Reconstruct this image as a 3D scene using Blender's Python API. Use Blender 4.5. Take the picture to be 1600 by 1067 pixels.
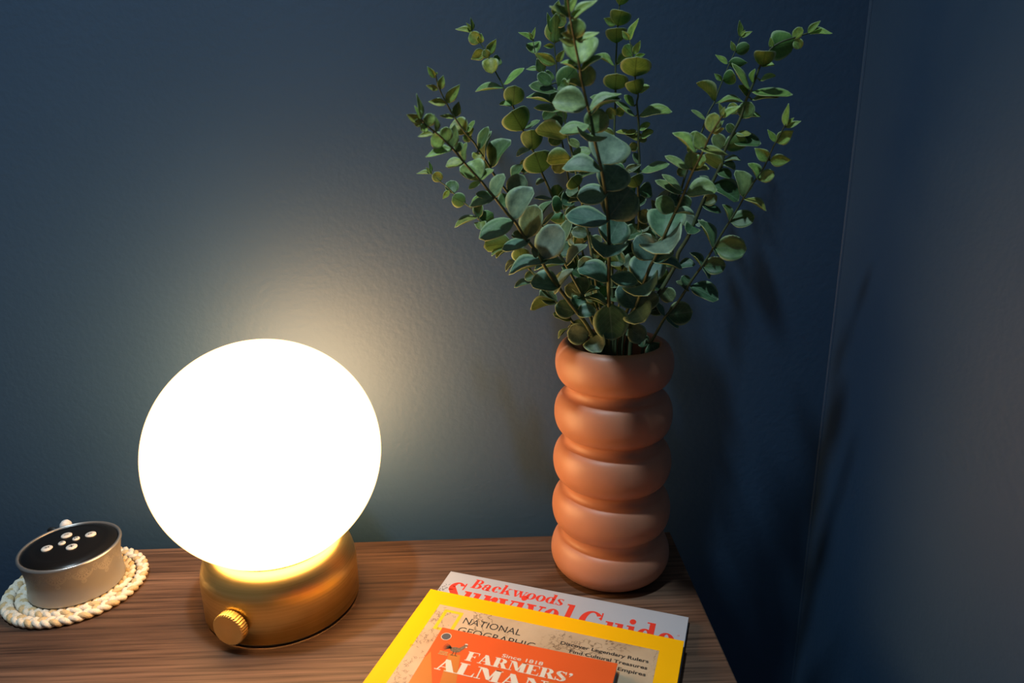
import bpy, bmesh, math, random
from mathutils import Vector, Matrix
random.seed(7)
for o in list(bpy.data.objects):
    bpy.data.objects.remove(o)
scene = bpy.context.scene
C = scene.collection

# ------------------------------------------------------------------ camera
# world frame: table top is z = 0, its rear edge lies on y = 0, its right edge on x = 0 (metres)
F_PX = 1117.4
YAW, PITCH, ROLL = 0.02665, 0.29145, -0.01826
CAM = Vector((-0.1636, -0.5976, 0.3730))
fwd = Vector((math.sin(YAW)*math.cos(PITCH), math.cos(YAW)*math.cos(PITCH), -math.sin(PITCH)))
rt0 = Vector((math.cos(YAW), -math.sin(YAW), 0))
up0 = rt0.cross(fwd)
RT = rt0*math.cos(ROLL) + up0*math.sin(ROLL)
UP = -rt0*math.sin(ROLL) + up0*math.cos(ROLL)
cam_data = bpy.data.cameras.new('camera')
cam_data.sensor_width = 36.0
cam_data.lens = F_PX*36.0/1600.0
cam_data.clip_start = 0.01
cam_data.dof.use_dof = True
cam_data.dof.focus_distance = 0.60
cam_data.dof.aperture_fstop = 9.0
cam = bpy.data.objects.new('camera', cam_data)
cam.matrix_world = Matrix(((RT.x, UP.x, -fwd.x, CAM.x), (RT.y, UP.y, -fwd.y, CAM.y), (RT.z, UP.z, -fwd.z, CAM.z), (0, 0, 0, 1)))
C.objects.link(cam)
scene.camera = cam

# ------------------------------------------------------------------ light and exposure
world = bpy.data.worlds.new('world')
scene.world = world
world.use_nodes = True
world.node_tree.nodes['Background'].inputs[0].default_value = (0.82, 0.92, 1.0, 1)
world.node_tree.nodes['Background'].inputs[1].default_value = 0.095
scene.view_settings.view_transform = 'Standard'
scene.view_settings.look = 'None'
scene.view_settings.gamma = 1.0
scene.view_settings.exposure = 0.0
scene.view_settings.use_curve_mapping = False
LAMP_STRENGTH = 10.5
LAMP_COLOR = (1.0, 0.60, 0.285)
CEIL = Vector((-0.494, -0.409, 1.80))
CEIL_W = 4.2
CEIL_COLOR = (0.68, 0.88, 1.0)

WALL_Y = 0.030
WALL_X = 0.151
FLOOR_Z = -0.58

# ------------------------------------------------------------------ materials
def new_mat(name):
    m = bpy.data.materials.new(name)
    m.use_nodes = True
    nt = m.node_tree
    b = nt.nodes['Principled BSDF']
    return m, nt, b
def node(nt, kind, **kw):
    n = nt.nodes.new(kind)
    for k, v in kw.items():
        if k in n.inputs:
            n.inputs[k].default_value = v
        else:
            setattr(n, k, v)
    return n
def ramp(nt, stops):
    r = nt.nodes.new('ShaderNodeValToRGB')
    e = r.color_ramp.elements
    while len(e) < len(stops):
        e.new(0.5)
    for i, (p, c) in enumerate(stops):
        e[i].position = p
        e[i].color = (c[0], c[1], c[2], 1)
    return r
def plain(name, col, rough=0.5, metal=0.0, var=0.0, scale=60.0, bump=0.0, spec=0.5):
    m, nt, b = new_mat(name)
    b.inputs['Roughness'].default_value = rough
    b.inputs['Metallic'].default_value = metal
    b.inputs['Specular IOR Level'].default_value = spec
    tc = node(nt, 'ShaderNodeTexCoord')
    nz = node(nt, 'ShaderNodeTexNoise', Scale=scale, Detail=4.0)
    nt.links.new(tc.outputs['Object'], nz.inputs['Vector'])
    r = ramp(nt, [(0.3, [x*(1-var) for x in col]), (0.7, [min(1, x*(1+var)) for x in col])])
    nt.links.new(nz.outputs['Fac'], r.inputs['Fac'])
    nt.links.new(r.outputs['Color'], b.inputs['Base Color'])
    if bump:
        bp = node(nt, 'ShaderNodeBump', Strength=bump, Distance=0.001)
        nt.links.new(nz.outputs['Fac'], bp.inputs['Height'])
        nt.links.new(bp.outputs['Normal'], b.inputs['Normal'])
    return m

def wall_material():
    m, nt, b = new_mat('navy_eggshell_paint')
    tc = node(nt, 'ShaderNodeTexCoord')
    n1 = node(nt, 'ShaderNodeTexNoise', Scale=170.0, Detail=3.0, Roughness=0.55)
    n2 = node(nt, 'ShaderNodeTexNoise', Scale=9.0, Detail=3.0)
    nt.links.new(tc.outputs['Object'], n1.inputs['Vector'])
    nt.links.new(tc.outputs['Object'], n2.inputs['Vector'])
    r = ramp(nt, [(0.3, (0.027, 0.084, 0.178)), (0.7, (0.030, 0.090, 0.190))])
    nt.links.new(n2.outputs['Fac'], r.inputs['Fac'])
    nt.links.new(r.outputs['Color'], b.inputs['Base Color'])
    b.inputs['Roughness'].default_value = 0.58
    b.inputs['Specular IOR Level'].default_value = 1.0
    bp = node(nt, 'ShaderNodeBump', Strength=0.26, Distance=0.0012)
    nt.links.new(n1.outputs['Fac'], bp.inputs['Height'])
    nt.links.new(bp.outputs['Normal'], b.inputs['Normal'])
    return m

def wood_material(name, dark=1.0):
    m, nt, b = new_mat(name)
    tc = node(nt, 'ShaderNodeTexCoord')
    mp = node(nt, 'ShaderNodeMapping')
    mp.inputs['Scale'].default_value = (2.2, 26.0, 26.0)
    nt.links.new(tc.outputs['Object'], mp.inputs['Vector'])
    # slow warp so the grain forms long flames
    warp = node(nt, 'ShaderNodeTexNoise', Scale=1.6, Detail=2.0)
    nt.links.new(mp.outputs['Vector'], warp.inputs['Vector'])
    addv = node(nt, 'ShaderNodeMix', data_type='VECTOR')
    addv.inputs['Factor'].default_value = 0.35
    nt.links.new(mp.outputs['Vector'], addv.inputs['A'])
    nt.links.new(warp.outputs['Color'], addv.inputs['B'])
    n1 = node(nt, 'ShaderNodeTexNoise', Scale=1.2, Detail=6.0, Roughness=0.62, Distortion=0.6)
    nt.links.new(addv.outputs['Result'], n1.inputs['Vector'])
    mp2 = node(nt, 'ShaderNodeMapping')
    mp2.inputs['Scale'].default_value = (7.0, 300.0, 300.0)
    nt.links.new(tc.outputs['Object'], mp2.inputs['Vector'])
    n2 = node(nt, 'ShaderNodeTexNoise', Scale=1.0, Detail=3.0, Roughness=0.6)
    nt.links.new(mp2.outputs['Vector'], n2.inputs['Vector'])
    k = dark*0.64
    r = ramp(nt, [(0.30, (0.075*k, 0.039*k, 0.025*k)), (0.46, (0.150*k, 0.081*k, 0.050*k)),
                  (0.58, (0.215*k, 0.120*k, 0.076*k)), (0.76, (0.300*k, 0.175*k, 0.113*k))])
    nt.links.new(n1.outputs['Fac'], r.inputs['Fac'])
    r2 = ramp(nt, [(0.33, (0.30, 0.28, 0.27)), (0.50, (0.95, 0.95, 0.95)), (0.66, (1.35, 1.35, 1.35))])
    nt.links.new(n2.outputs['Fac'], r2.inputs['Fac'])
    mx = node(nt, 'ShaderNodeMix', data_type='RGBA', blend_type='MULTIPLY')
    mx.inputs['Factor'].default_value = 0.9
    nt.links.new(r.outputs['Color'], mx.inputs['A'])
    nt.links.new(r2.outputs['Color'], mx.inputs['B'])
    nt.links.new(mx.outputs['Result'], b.inputs['Base Color'])
    b.inputs['Roughness'].default_value = 0.55
    b.inputs['Specular IOR Level'].default_value = 0.35
    bp = node(nt, 'ShaderNodeBump', Strength=0.18, Distance=0.0006)
    nt.links.new(n2.outputs['Fac'], bp.inputs['Height'])
    nt.links.new(bp.outputs['Normal'], b.inputs['Normal'])
    return m

def brass_material():
    m, nt, b = new_mat('brushed_brass')
    tc = node(nt, 'ShaderNodeTexCoord')
    mp = node(nt, 'ShaderNodeMapping')
    mp.inputs['Scale'].default_value = (6.0, 6.0, 900.0)
    nt.links.new(tc.outputs['Object'], mp.inputs['Vector'])
    n = node(nt, 'ShaderNodeTexNoise', Scale=1.0, Detail=3.0)
    nt.links.new(mp.outputs['Vector'], n.inputs['Vector'])
    r = ramp(nt, [(0.3, (0.74, 0.56, 0.20)), (0.7, (0.88, 0.69, 0.29))])
    nt.links.new(n.outputs['Fac'], r.inputs['Fac'])
    nt.links.new(r.outputs['Color'], b.inputs['Base Color'])
    b.inputs['Metallic'].default_value = 1.0
    b.inputs['Roughness'].default_value = 0.40
    b.inputs['Anisotropic'].default_value = 0.5
    bp = node(nt, 'ShaderNodeBump', Strength=0.06, Distance=0.0004)
    nt.links.new(n.outputs['Fac'], bp.inputs['Height'])
    nt.links.new(bp.outputs['Normal'], b.inputs['Normal'])
    return m

def leaf_material(name, under):
    m, nt, b = new_mat(name)
    oi = node(nt, 'ShaderNodeObjectInfo')
    tc = node(nt, 'ShaderNodeTexCoord')
    at = node(nt, 'ShaderNodeAttribute', attribute_name='rim')
    sep = node(nt, 'ShaderNodeSeparateXYZ')
    nt.links.new(tc.outputs['Object'], sep.inputs['Vector'])
    ay = node(nt, 'ShaderNodeMath', operation='ABSOLUTE')
    nt.links.new(sep.outputs['Y'], ay.inputs[0])
    # side veins: sin((x - 0.8|y|) * k)
    m1 = node(nt, 'ShaderNodeMath', operation='MULTIPLY_ADD')
    m1.inputs[1].default_value = -0.9
    nt.links.new(ay.outputs[0], m1.inputs[0]); nt.links.new(sep.outputs['X'], m1.inputs[2])
    m2 = node(nt, 'ShaderNodeMath', operation='MULTIPLY'); m2.inputs[1].default_value = 46.0
    nt.links.new(m1.outputs[0], m2.inputs[0])
    m3 = node(nt, 'ShaderNodeMath', operation='SINE'); nt.links.new(m2.outputs[0], m3.inputs[0])
    v1 = node(nt, 'ShaderNodeMapRange'); v1.inputs[1].default_value = 0.80; v1.inputs[2].default_value = 1.0
    nt.links.new(m3.outputs[0], v1.inputs[0])
    mid = node(nt, 'ShaderNodeMapRange'); mid.inputs[1].default_value = 0.028; mid.inputs[2].default_value = 0.008
    nt.links.new(ay.outputs[0], mid.inputs[0])
    vein = node(nt, 'ShaderNodeMath', operation='MAXIMUM')
    vs = node(nt, 'ShaderNodeMath', operation='MULTIPLY'); vs.inputs[1].default_value = 0.45
    nt.links.new(v1.outputs[0], vs.inputs[0])
    nt.links.new(vs.outputs[0], vein.inputs[0]); nt.links.new(mid.outputs[0], vein.inputs[1])
    # blotchy print
    nz = node(nt, 'ShaderNodeTexNoise', Scale=3.6, Detail=6.0, Roughness=0.68)
    cmb = node(nt, 'ShaderNodeVectorMath', operation='ADD')
    rnd = node(nt, 'ShaderNodeMath', operation='MULTIPLY'); rnd.inputs[1].default_value = 37.0
    nt.links.new(oi.outputs['Random'], rnd.inputs[0])
    nt.links.new(tc.outputs['Object'], cmb.inputs[0]); nt.links.new(rnd.outputs[0], cmb.inputs[1])
    nt.links.new(cmb.outputs[0], nz.inputs['Vector'])
    rr = ramp(nt, [(0.30, (0.45, 0.52, 0.50)), (0.72, (1.45, 1.38, 1.25))])
    nt.links.new(nz.outputs['Fac'], rr.inputs['Fac'])
    mul = node(nt, 'ShaderNodeMix', data_type='RGBA', blend_type='MULTIPLY'); mul.inputs['Factor'].default_value = 1.0
    nt.links.new(oi.outputs['Color'], mul.inputs['A']); nt.links.new(rr.outputs['Color'], mul.inputs['B'])
    last = mul
    if under:
        u = node(nt, 'ShaderNodeMix', data_type='RGBA', blend_type='MIX'); u.inputs['Factor'].default_value = 0.62
        nt.links.new(mul.outputs['Result'], u.inputs['A']); u.inputs['B'].default_value = (0.060, 0.205, 0.045, 1)
        last = u
    vm = node(nt, 'ShaderNodeMix', data_type='RGBA', blend_type='MULTIPLY' if under else 'MIX')
    vf = node(nt, 'ShaderNodeMath', operation='MULTIPLY'); vf.inputs[1].default_value = 0.75 if under else 0.28
    nt.links.new(vein.outputs[0], vf.inputs[0]); nt.links.new(vf.outputs[0], vm.inputs['Factor'])
    nt.links.new(last.outputs['Result'], vm.inputs['A'])
    vm.inputs['B'].default_value = (0.30, 0.38, 0.30, 1) if under else (0.22, 0.32, 0.23, 1)
    rm = node(nt, 'ShaderNodeMix', data_type='RGBA', blend_type='MIX')
    rf = node(nt, 'ShaderNodeMapRange'); rf.inputs[1].default_value = 0.40; rf.inputs[2].default_value = 0.85; rf.inputs[4].default_value = 0.80
    nt.links.new(at.outputs['Fac'], rf.inputs[0]); nt.links.new(rf.outputs[0], rm.inputs['Factor'])
    nt.links.new(vm.outputs['Result'], rm.inputs['A']); rm.inputs['B'].default_value = (0.40, 0.54, 0.30, 1)
    nt.links.new(rm.outputs['Result'], b.inputs['Base Color'])
    b.inputs['Roughness'].default_value = 0.5 if not under else 0.62
    b.inputs['Specular IOR Level'].default_value = 0.45
    bp = node(nt, 'ShaderNodeBump', Strength=0.25, Distance=0.0008)
    nt.links.new(nz.outputs['Fac'], bp.inputs['Height']); nt.links.new(bp.outputs['Normal'], b.inputs['Normal'])
    return m

def map_material():
    m, nt, b = new_mat('antique_map_print')
    tc = node(nt, 'ShaderNodeTexCoord')
    n1 = node(nt, 'ShaderNodeTexNoise', Scale=38.0, Detail=5.0, Roughness=0.62)
    nt.links.new(tc.outputs['Object'], n1.inputs['Vector'])
    sub = node(nt, 'ShaderNodeMath', operation='SUBTRACT'); sub.inputs[1].default_value = 0.52
    nt.links.new(n1.outputs['Fac'], sub.inputs[0])
    ab = node(nt, 'ShaderNodeMath', operation='ABSOLUTE'); nt.links.new(sub.outputs[0], ab.inputs[0])
    line = node(nt, 'ShaderNodeMapRange'); line.inputs[1].default_value = 0.010; line.inputs[2].default_value = 0.003
    nt.links.new(ab.outputs[0], line.inputs[0])
    n2 = node(nt, 'ShaderNodeTexNoise', Scale=30.0, Detail=4.0)
    nt.links.new(tc.outputs['Object'], n2.inputs['Vector'])
    r = ramp(nt, [(0.3, (0.47, 0.33, 0.20)), (0.7, (0.62, 0.47, 0.31))])
    nt.links.new(n2.outputs['Fac'], r.inputs['Fac'])
    n3 = node(nt, 'ShaderNodeTexNoise', Scale=22.0, Detail=1.0)
    nt.links.new(tc.outputs['Object'], n3.inputs['Vector'])
    gate = node(nt, 'ShaderNodeMapRange'); gate.inputs[1].default_value = 0.46; gate.inputs[2].default_value = 0.60; gate.inputs[4].default_value = 0.8
    nt.links.new(n3.outputs['Fac'], gate.inputs[0])
    mm = node(nt, 'ShaderNodeMath', operation='MULTIPLY')
    nt.links.new(line.outputs[0], mm.inputs[0]); nt.links.new(gate.outputs[0], mm.inputs[1])
    mx = node(nt, 'ShaderNodeMix', data_type='RGBA')
    nt.links.new(mm.outputs[0], mx.inputs['Factor'])
    nt.links.new(r.outputs['Color'], mx.inputs['A']); mx.inputs['B'].default_value = (0.13, 0.075, 0.035, 1)
    nt.links.new(mx.outputs['Result'], b.inputs['Base Color'])
    b.inputs['Roughness'].default_value = 0.5
    return m

def globe_material():
    m, nt, b = new_mat('lit_opal_glass')
    b.inputs['Base Color'].default_value = (0.85, 0.82, 0.76, 1)
    b.inputs['Roughness'].default_value = 0.12
    b.inputs['Emission Color'].default_value = (*LAMP_COLOR, 1)
    b.inputs['Emission Strength'].default_value = LAMP_STRENGTH
    b.inputs['Coat Weight'].default_value = 1.0
    b.inputs['Coat Roughness'].default_value = 0.02
    b.inputs['Coat Tint'].default_value = (1.0, 0.93, 0.80, 1)
    return m

M = {}
M['wall'] = wall_material()
M['wood'] = wood_material('walnut_laminate')
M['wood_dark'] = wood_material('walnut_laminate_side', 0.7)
M['brass'] = brass_material()
M['globe'] = globe_material()
M['terracotta'] = plain('matte_terracotta', (0.47, 0.205, 0.120), 0.46, 0, 0.07, 35, 0.08, 0.5)
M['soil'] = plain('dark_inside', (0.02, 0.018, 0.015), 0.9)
M['leaf_top'] = leaf_material('leaf_upper_face', False)
M['leaf_under'] = leaf_material('leaf_under_face', True)
M['stalk'] = plain('green_brown_stalk', (0.085, 0.115, 0.050), 0.55, 0, 0.35, 90, 0.2)
M['silver'] = plain('satin_silver_plastic', (0.36, 0.335, 0.31), 0.36, 0.5, 0.04, 40)
M['silver_rim'] = plain('silver_rim', (0.42, 0.41, 0.40), 0.28, 0.8, 0.03, 40)
M['lace'] = plain('lace_print_lines', (0.50, 0.455, 0.40), 0.5, 0.2, 0.05, 60)
M['black_gloss'] = plain('black_gloss_plastic', (0.007, 0.0065, 0.0065), 0.25, 0, 0.1, 30, 0, 0.25)
M['black_mat'] = plain('black_matte_plastic', (0.015, 0.015, 0.015), 0.5, 0, 0.1, 30)
M['button'] = plain('pale_grey_button', (0.62, 0.60, 0.56), 0.5, 0, 0.05, 60)
M['symbol'] = plain('dark_symbol_print', (0.05, 0.05, 0.05), 0.6)
M['rope_white'] = plain('cream_cotton_rope', (0.72, 0.66, 0.55), 0.9, 0, 0.12, 900, 0.4, 0.1)
M['rope_tan'] = plain('tan_cotton_rope', (0.58, 0.44, 0.25), 0.9, 0, 0.14, 900, 0.4, 0.1)
M['white_plastic'] = plain('white_plastic', (0.75, 0.74, 0.72), 0.4, 0, 0.03, 60)
M['grey_cover'] = plain('pale_grey_cover', (0.42, 0.455, 0.52), 0.42, 0, 0.03, 20)
M['red_ink'] = plain('red_ink', (0.72, 0.045, 0.025), 0.42, 0, 0.03, 20)
M['yellow_cover'] = plain('yellow_cover', (0.98, 0.50, 0.002), 0.55, 0, 0.03, 12, 0, 0.12)
M['yellow_ink'] = plain('yellow_logo_ink', (0.86, 0.55, 0.015), 0.42, 0, 0.02, 20)
M['map'] = map_material()
M['black_ink'] = plain('black_ink', (0.018, 0.016, 0.015), 0.5, 0, 0.05, 30)
M['orange_cover'] = plain('red_orange_cover', (0.78, 0.112, 0.020), 0.42, 0, 0.04, 20, 0, 0.3)
M['orange_ray'] = plain('orange_ray_ink', (0.64, 0.20, 0.030), 0.38, 0, 0.06, 30)
M['cream_ink'] = plain('cream_ink', (0.78, 0.70, 0.58), 0.45, 0, 0.03, 30)
M['rooster_ink'] = plain('brown_rooster_ink', (0.20, 0.13, 0.075), 0.5, 0, 0.5, 900)
M['rooster_dark'] = plain('dark_rooster_ink', (0.045, 0.035, 0.02), 0.5, 0, 0.4, 900)
M['gold_ink'] = plain('gold_ribbon_ink', (0.52, 0.36, 0.13), 0.5, 0, 0.3, 700)
M['paper'] = plain('page_edges', (0.55, 0.52, 0.47), 0.8, 0, 0.12, 1500)
M['hole'] = plain('punched_hole_shadow', (0.085, 0.085, 0.095), 0.7)
M['metal_trim'] = plain('white_trim_metal', (0.75, 0.75, 0.74), 0.4)
M['ceiling'] = plain('white_ceiling_paint', (0.45, 0.47, 0.50), 0.9, 0, 0.03, 5)
M['floor'] = plain('dark_oak_floor', (0.075, 0.05, 0.035), 0.5, 0, 0.25, 12)

# ------------------------------------------------------------------ helpers
def link(name, me, mat=None, parent=None, smooth=False):
    o = bpy.data.objects.new(name, me)
    C.objects.link(o)
    if mat is not None and len(me.materials) == 0:
        me.materials.append(mat)
    if parent is not None:
        o.parent = parent
    if smooth:
        for p in me.polygons:
            p.use_smooth = True
    return o
def mesh(name, verts, faces):
    me = bpy.data.meshes.new(name)
    me.from_pydata([tuple(v) for v in verts], [], faces)
    me.update()
    return me
def empty(name, loc, label, cat, group=None):
    o = bpy.data.objects.new(name, None)
    o.empty_display_size = 0.02
    o.location = loc
    C.objects.link(o)
    tag(o, label, cat, group)
    return o
def tag(o, label, cat, group=None):
    o['label'] = label
    o['category'] = cat
    if group:
        o['group'] = group
def lathe(prof, n=96, close_top=False, close_bot=False):
    vs, fs = [], []
    k = len(prof)
    for i in range(n):
        a = 2*math.pi*i/n
        for r, z in prof:
            vs.append((r*math.cos(a), r*math.sin(a), z))
    for i in range(n):
        j = (i+1) % n
        for q in range(k-1):
            fs.append((i*k+q, j*k+q, j*k+q+1, i*k+q+1))
    if close_top:
        fs.append([i*k+k-1 for i in range(n)])
    if close_bot:
        fs.append([i*k for i in range(n)][::-1])
    return vs, fs
def box_mesh(name, x0, y0, z0, x1, y1, z1, bev=0.0, seg=2):
    bm = bmesh.new()
    bmesh.ops.create_cube(bm, size=1.0)
    for v in bm.verts:
        v.co = Vector(((x0+x1)/2+v.co.x*(x1-x0), (y0+y1)/2+v.co.y*(y1-y0), (z0+z1)/2+v.co.z*(z1-z0)))
    if bev:
        bmesh.ops.bevel(bm, geom=bm.edges[:], offset=bev, segments=seg, affect='EDGES', profile=0.5)
    me = bpy.data.meshes.new(name)
    bm.to_mesh(me); bm.free()
    return me
def tube(pts, radii, sides=6, closed=False, caps=True):
    vs, fs = [], []
    n = len(pts)
    prev = None
    for i, p in enumerate(pts):
        p = Vector(p)
        a = Vector(pts[(i-1) % n]) if (closed or i > 0) else p
        b = Vector(pts[(i+1) % n]) if (closed or i < n-1) else p
        d = (b-a).normalized()
        ref = prev if prev is not None else (Vector((0, 0, 1)) if abs(d.z) < 0.9 else Vector((1, 0, 0)))
        x = (ref - d*ref.dot(d)).normalized()
        prev = x
        y = d.cross(x)
        r = radii[i] if hasattr(radii, '__len__') else radii
        for s in range(sides):
            t = 2*math.pi*s/sides
            vs.append(p + x*r*math.cos(t) + y*r*math.sin(t))
    m_ = n if closed else n-1
    for i in range(m_):
        for s in range(sides):
            a, b = i*sides, ((i+1) % n)*sides
            fs.append((a+s, a+(s+1) % sides, b+(s+1) % sides, b+s))
    if caps and not closed:
        fs.append(list(range(sides))[::-1]); fs.append(list(range((n-1)*sides, n*sides)))
    return vs, fs
def join(parts):
    V, Fc = [], []
    for vs, fs in parts:
        o = len(V)
        V += [tuple(v) for v in vs]
        Fc += [[i+o for i in f] for f in fs]
    return V, Fc
def pixel_ray(px, py):
    return RT*((px-800)/F_PX) - UP*((py-533.5)/F_PX) + fwd
def at(px, py, Y):
    d = pixel_ray(px, py)
    return CAM + d*((Y-CAM.y)/d.y)

# ------------------------------------------------------------------ the room
def struct(name, me, mat):
    o = link(name, me, mat)
    o['kind'] = 'structure'
    return o
CZ = CEIL.z + 0.004
struct('wall_back', box_mesh('wall_back', -2.2, WALL_Y, FLOOR_Z, WALL_X+0.1, WALL_Y+0.1, CZ), M['wall'])
struct('wall_right', box_mesh('wall_right', WALL_X, -2.6, FLOOR_Z, WALL_X+0.1, WALL_Y, CZ), M['wall'])
struct('floor', box_mesh('floor', -2.2, -2.6, FLOOR_Z-0.05, WALL_X+0.1, WALL_Y+0.1, FLOOR_Z), M['floor'])
struct('ceiling', box_mesh('ceiling', -2.2, -2.6, CZ, WALL_X+0.1, WALL_Y+0.1, CZ+0.05), M['ceiling'])
# thin bead of caulk along the corner of the two walls
vs, fs = tube([(WALL_X-0.0003, WALL_Y-0.0003, FLOOR_Z+0.001), (WALL_X-0.0003, WALL_Y-0.0003, CZ-0.001)], 0.0016, 8)
t_ = struct('trim_1', mesh('trim_1', vs, fs), M['wall'])
bb = struct('baseboard_back', box_mesh('baseboard_back', -2.2, WALL_Y-0.014, FLOOR_Z, WALL_X-0.014, WALL_Y, FLOOR_Z+0.11, 0.003), M['wall'])
bb = struct('baseboard_right', box_mesh('baseboard_right', WALL_X-0.014, -2.6, FLOOR_Z, WALL_X, WALL_Y-0.014, FLOOR_Z+0.11, 0.003), M['wall'])

# recessed ceiling downlight: its small reflection is the glint on the globe
dl = empty('ceiling_downlight', CEIL, 'small round recessed downlight in the ceiling above the nightstand', 'ceiling light')
vs, fs = lathe([(0.050, 0.004), (0.050, -0.003), (0.064, -0.005), (0.068, 0.0), (0.068, 0.004)], 48)
link('trim_ring', mesh('trim_ring', vs, fs), M['metal_trim'], dl, True)
ld = bpy.data.lights.new('downlight_bulb', 'AREA')
ld.shape = 'DISK'; ld.size = 0.09; ld.energy = CEIL_W; ld.color = CEIL_COLOR; ld.spread = math.radians(76)
lo = bpy.data.objects.new('downlight_bulb', ld)
lo.location = (0, 0, -0.002); lo.parent = dl
C.objects.link(lo)

# ------------------------------------------------------------------ nightstand
TX0, TX1, TY0, TY1, TT = -0.575, 0.0, -0.42, 0.0, 0.022
ns = empty('nightstand', (-0.2875, -0.21, FLOOR_Z), 'walnut wood-grain nightstand against the navy wall', 'nightstand')
def ns_part(name, b, mat, bev=0.0012):
    me = box_mesh(name, *b, bev)
    o = link(name, me, mat, ns)
    o.matrix_parent_inverse = Matrix.Translation((0.2875, 0.21, -FLOOR_Z))
    return o
ns_part('tabletop', (TX0, TY0, -TT, TX1, TY1, 0.0), M['wood'], 0.0012)
ns_part('side_panel', (TX0+0.012, TY0+0.012, -0.46, TX0+0.030, TY1-0.004, -TT), M['wood_dark'])
ns_part('side_panel', (TX1-0.030, TY0+0.012, -0.46, TX1-0.012, TY1-0.004, -TT), M['wood_dark'])
ns_part('back_panel', (TX0+0.030, TY1-0.016, -0.46, TX1-0.030, TY1-0.004, -TT), M['wood_dark'])
ns_part('bottom_panel', (TX0+0.030, TY0+0.012, -0.46, TX1-0.030, TY1-0.016, -0.442), M['wood_dark'])
for k in range(2):
    d = ns_part('drawer', (TX0+0.033, TY0+0.008, -0.235-0.205*k, TX1-0.033, TY0+0.026, -0.028-0.205*k), M['wood'])
    vs, fs = lathe([(0.0, 0.022), (0.011, 0.022), (0.014, 0.018), (0.012, 0.012), (0.006, 0.008), (0.006, 0.0)], 24)
    kn = mesh('knob', [(-0.2875+x, TY0+0.008-z, -0.13-0.205*k+y) for x, y, z in vs], fs)
    link('knob', kn, M['brass'], d, True)
for sx in (TX0+0.045, TX1-0.045):
    for sy in (TY0+0.05, TY1-0.05):
        vs, fs = lathe([(0.011, FLOOR_Z), (0.018, -0.46)], 20, True, True)
        me = mesh('leg', [(x+sx, y+sy, z) for x, y, z in vs], fs)
        o = link('leg', me, M['wood_dark'], ns)
        o.matrix_parent_inverse = Matrix.Translation((0.2875, 0.21, -FLOOR_Z))

# ------------------------------------------------------------------ globe lamp
LX, LY, BR, GZ, GR = -0.3436, -0.0814, 0.0612, 0.1332, 0.0885
lamp = empty('table_lamp', (LX, LY, 0), 'lit white glass globe lamp on a round brushed brass base', 'lamp')
prof = [(0.0, 0.0012), (BR-0.003, 0.0012), (BR-0.003, 0.0)]
pb = [(BR-0.0018, 0.0016), (BR, 0.0034), (BR, 0.030)]
for i in range(1, 15):
    a = math.radians(90*i/14)
    pb.append((BR-0.0145+0.0145*math.cos(a), 0.030+0.0265*math.sin(a)))
pb += [(0.0462, 0.0570), (0.0452, 0.0562), (0.0440, 0.0530)]
vs, fs = lathe(pb, 128)
base = link('base', mesh('base', vs, fs), M['brass'], lamp, True)
vs, fs = lathe([(0.0, 0.0018), (BR-0.0025, 0.0018), (BR-0.0015, 0.001), (BR-0.003, 0.0), (0.0, 0.0)], 96)
link('foot_pad', mesh('foot_pad', vs, fs), M['black_mat'], lamp, True)
bm = bmesh.new()
bmesh.ops.create_uvsphere(bm, u_segments=96, v_segments=64, radius=GR)
cut = 0.0565-GZ
bmesh.ops.bisect_plane(bm, geom=bm.verts[:]+bm.edges[:]+bm.faces[:], plane_co=(0, 0, cut), plane_no=(0, 0, -1), clear_outer=True)
me = bpy.data.meshes.new('globe'); bm.to_mesh(me); bm.free()
g = link('globe', me, M['globe'], lamp, True)
g.location = (0, 0, GZ)
# knurled dimmer knob
PHI = math.radians(-108)
KR, KL = 0.0130, 0.0098
vs, fs = [], []
NK = 72
rings = [(0.0045, -0.004), (0.0045, 0.0022), (KR*0.94, 0.0022), (KR, 0.0030), (KR, KL-0.0009), (KR*0.93, KL), (KR*0.90, KL), (0.0, KL-0.0004)]
for q, (r, d) in enumerate(rings):
    for i in range(NK):
        rr = r*(0.965 if (i % 2 and q in (2, 3, 4)) else 1.0)
        t = 2*math.pi*i/NK
        vs.append((rr*math.cos(t), rr*math.sin(t), d))
for q in range(len(rings)-1):
    for i in range(NK):
        j = (i+1) % NK
        fs.append((q*NK+i, q*NK+j, (q+1)*NK+j, (q+1)*NK+i))
kn = link('dimmer_knob', mesh('dimmer_knob', vs, fs), M['brass'], base)
out = Vector((math.cos(PHI), math.sin(PHI), 0))
rot = Matrix((( -out.y, 0, out.x), (out.x, 0, out.y), (0, 1, 0)))
kn.matrix_local = Matrix.Translation(out*(BR-0.0012) + Vector((0, 0, 0.0213))) @ rot.to_4x4()
# lamp cord loop leaving the back of the base
pts = []
for i in range(25):
    u = i/24
    pts.append((-0.055-0.012*math.sin(u*2.6), 0.020+0.075*u, 0.014+0.006*math.sin(u*math.pi)-0.10*max(0, u-0.86)))
vs, fs = tube(pts, 0.0018, 8)
link('cord', mesh('cord', vs, fs), M['brass'], lamp, True)

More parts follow.
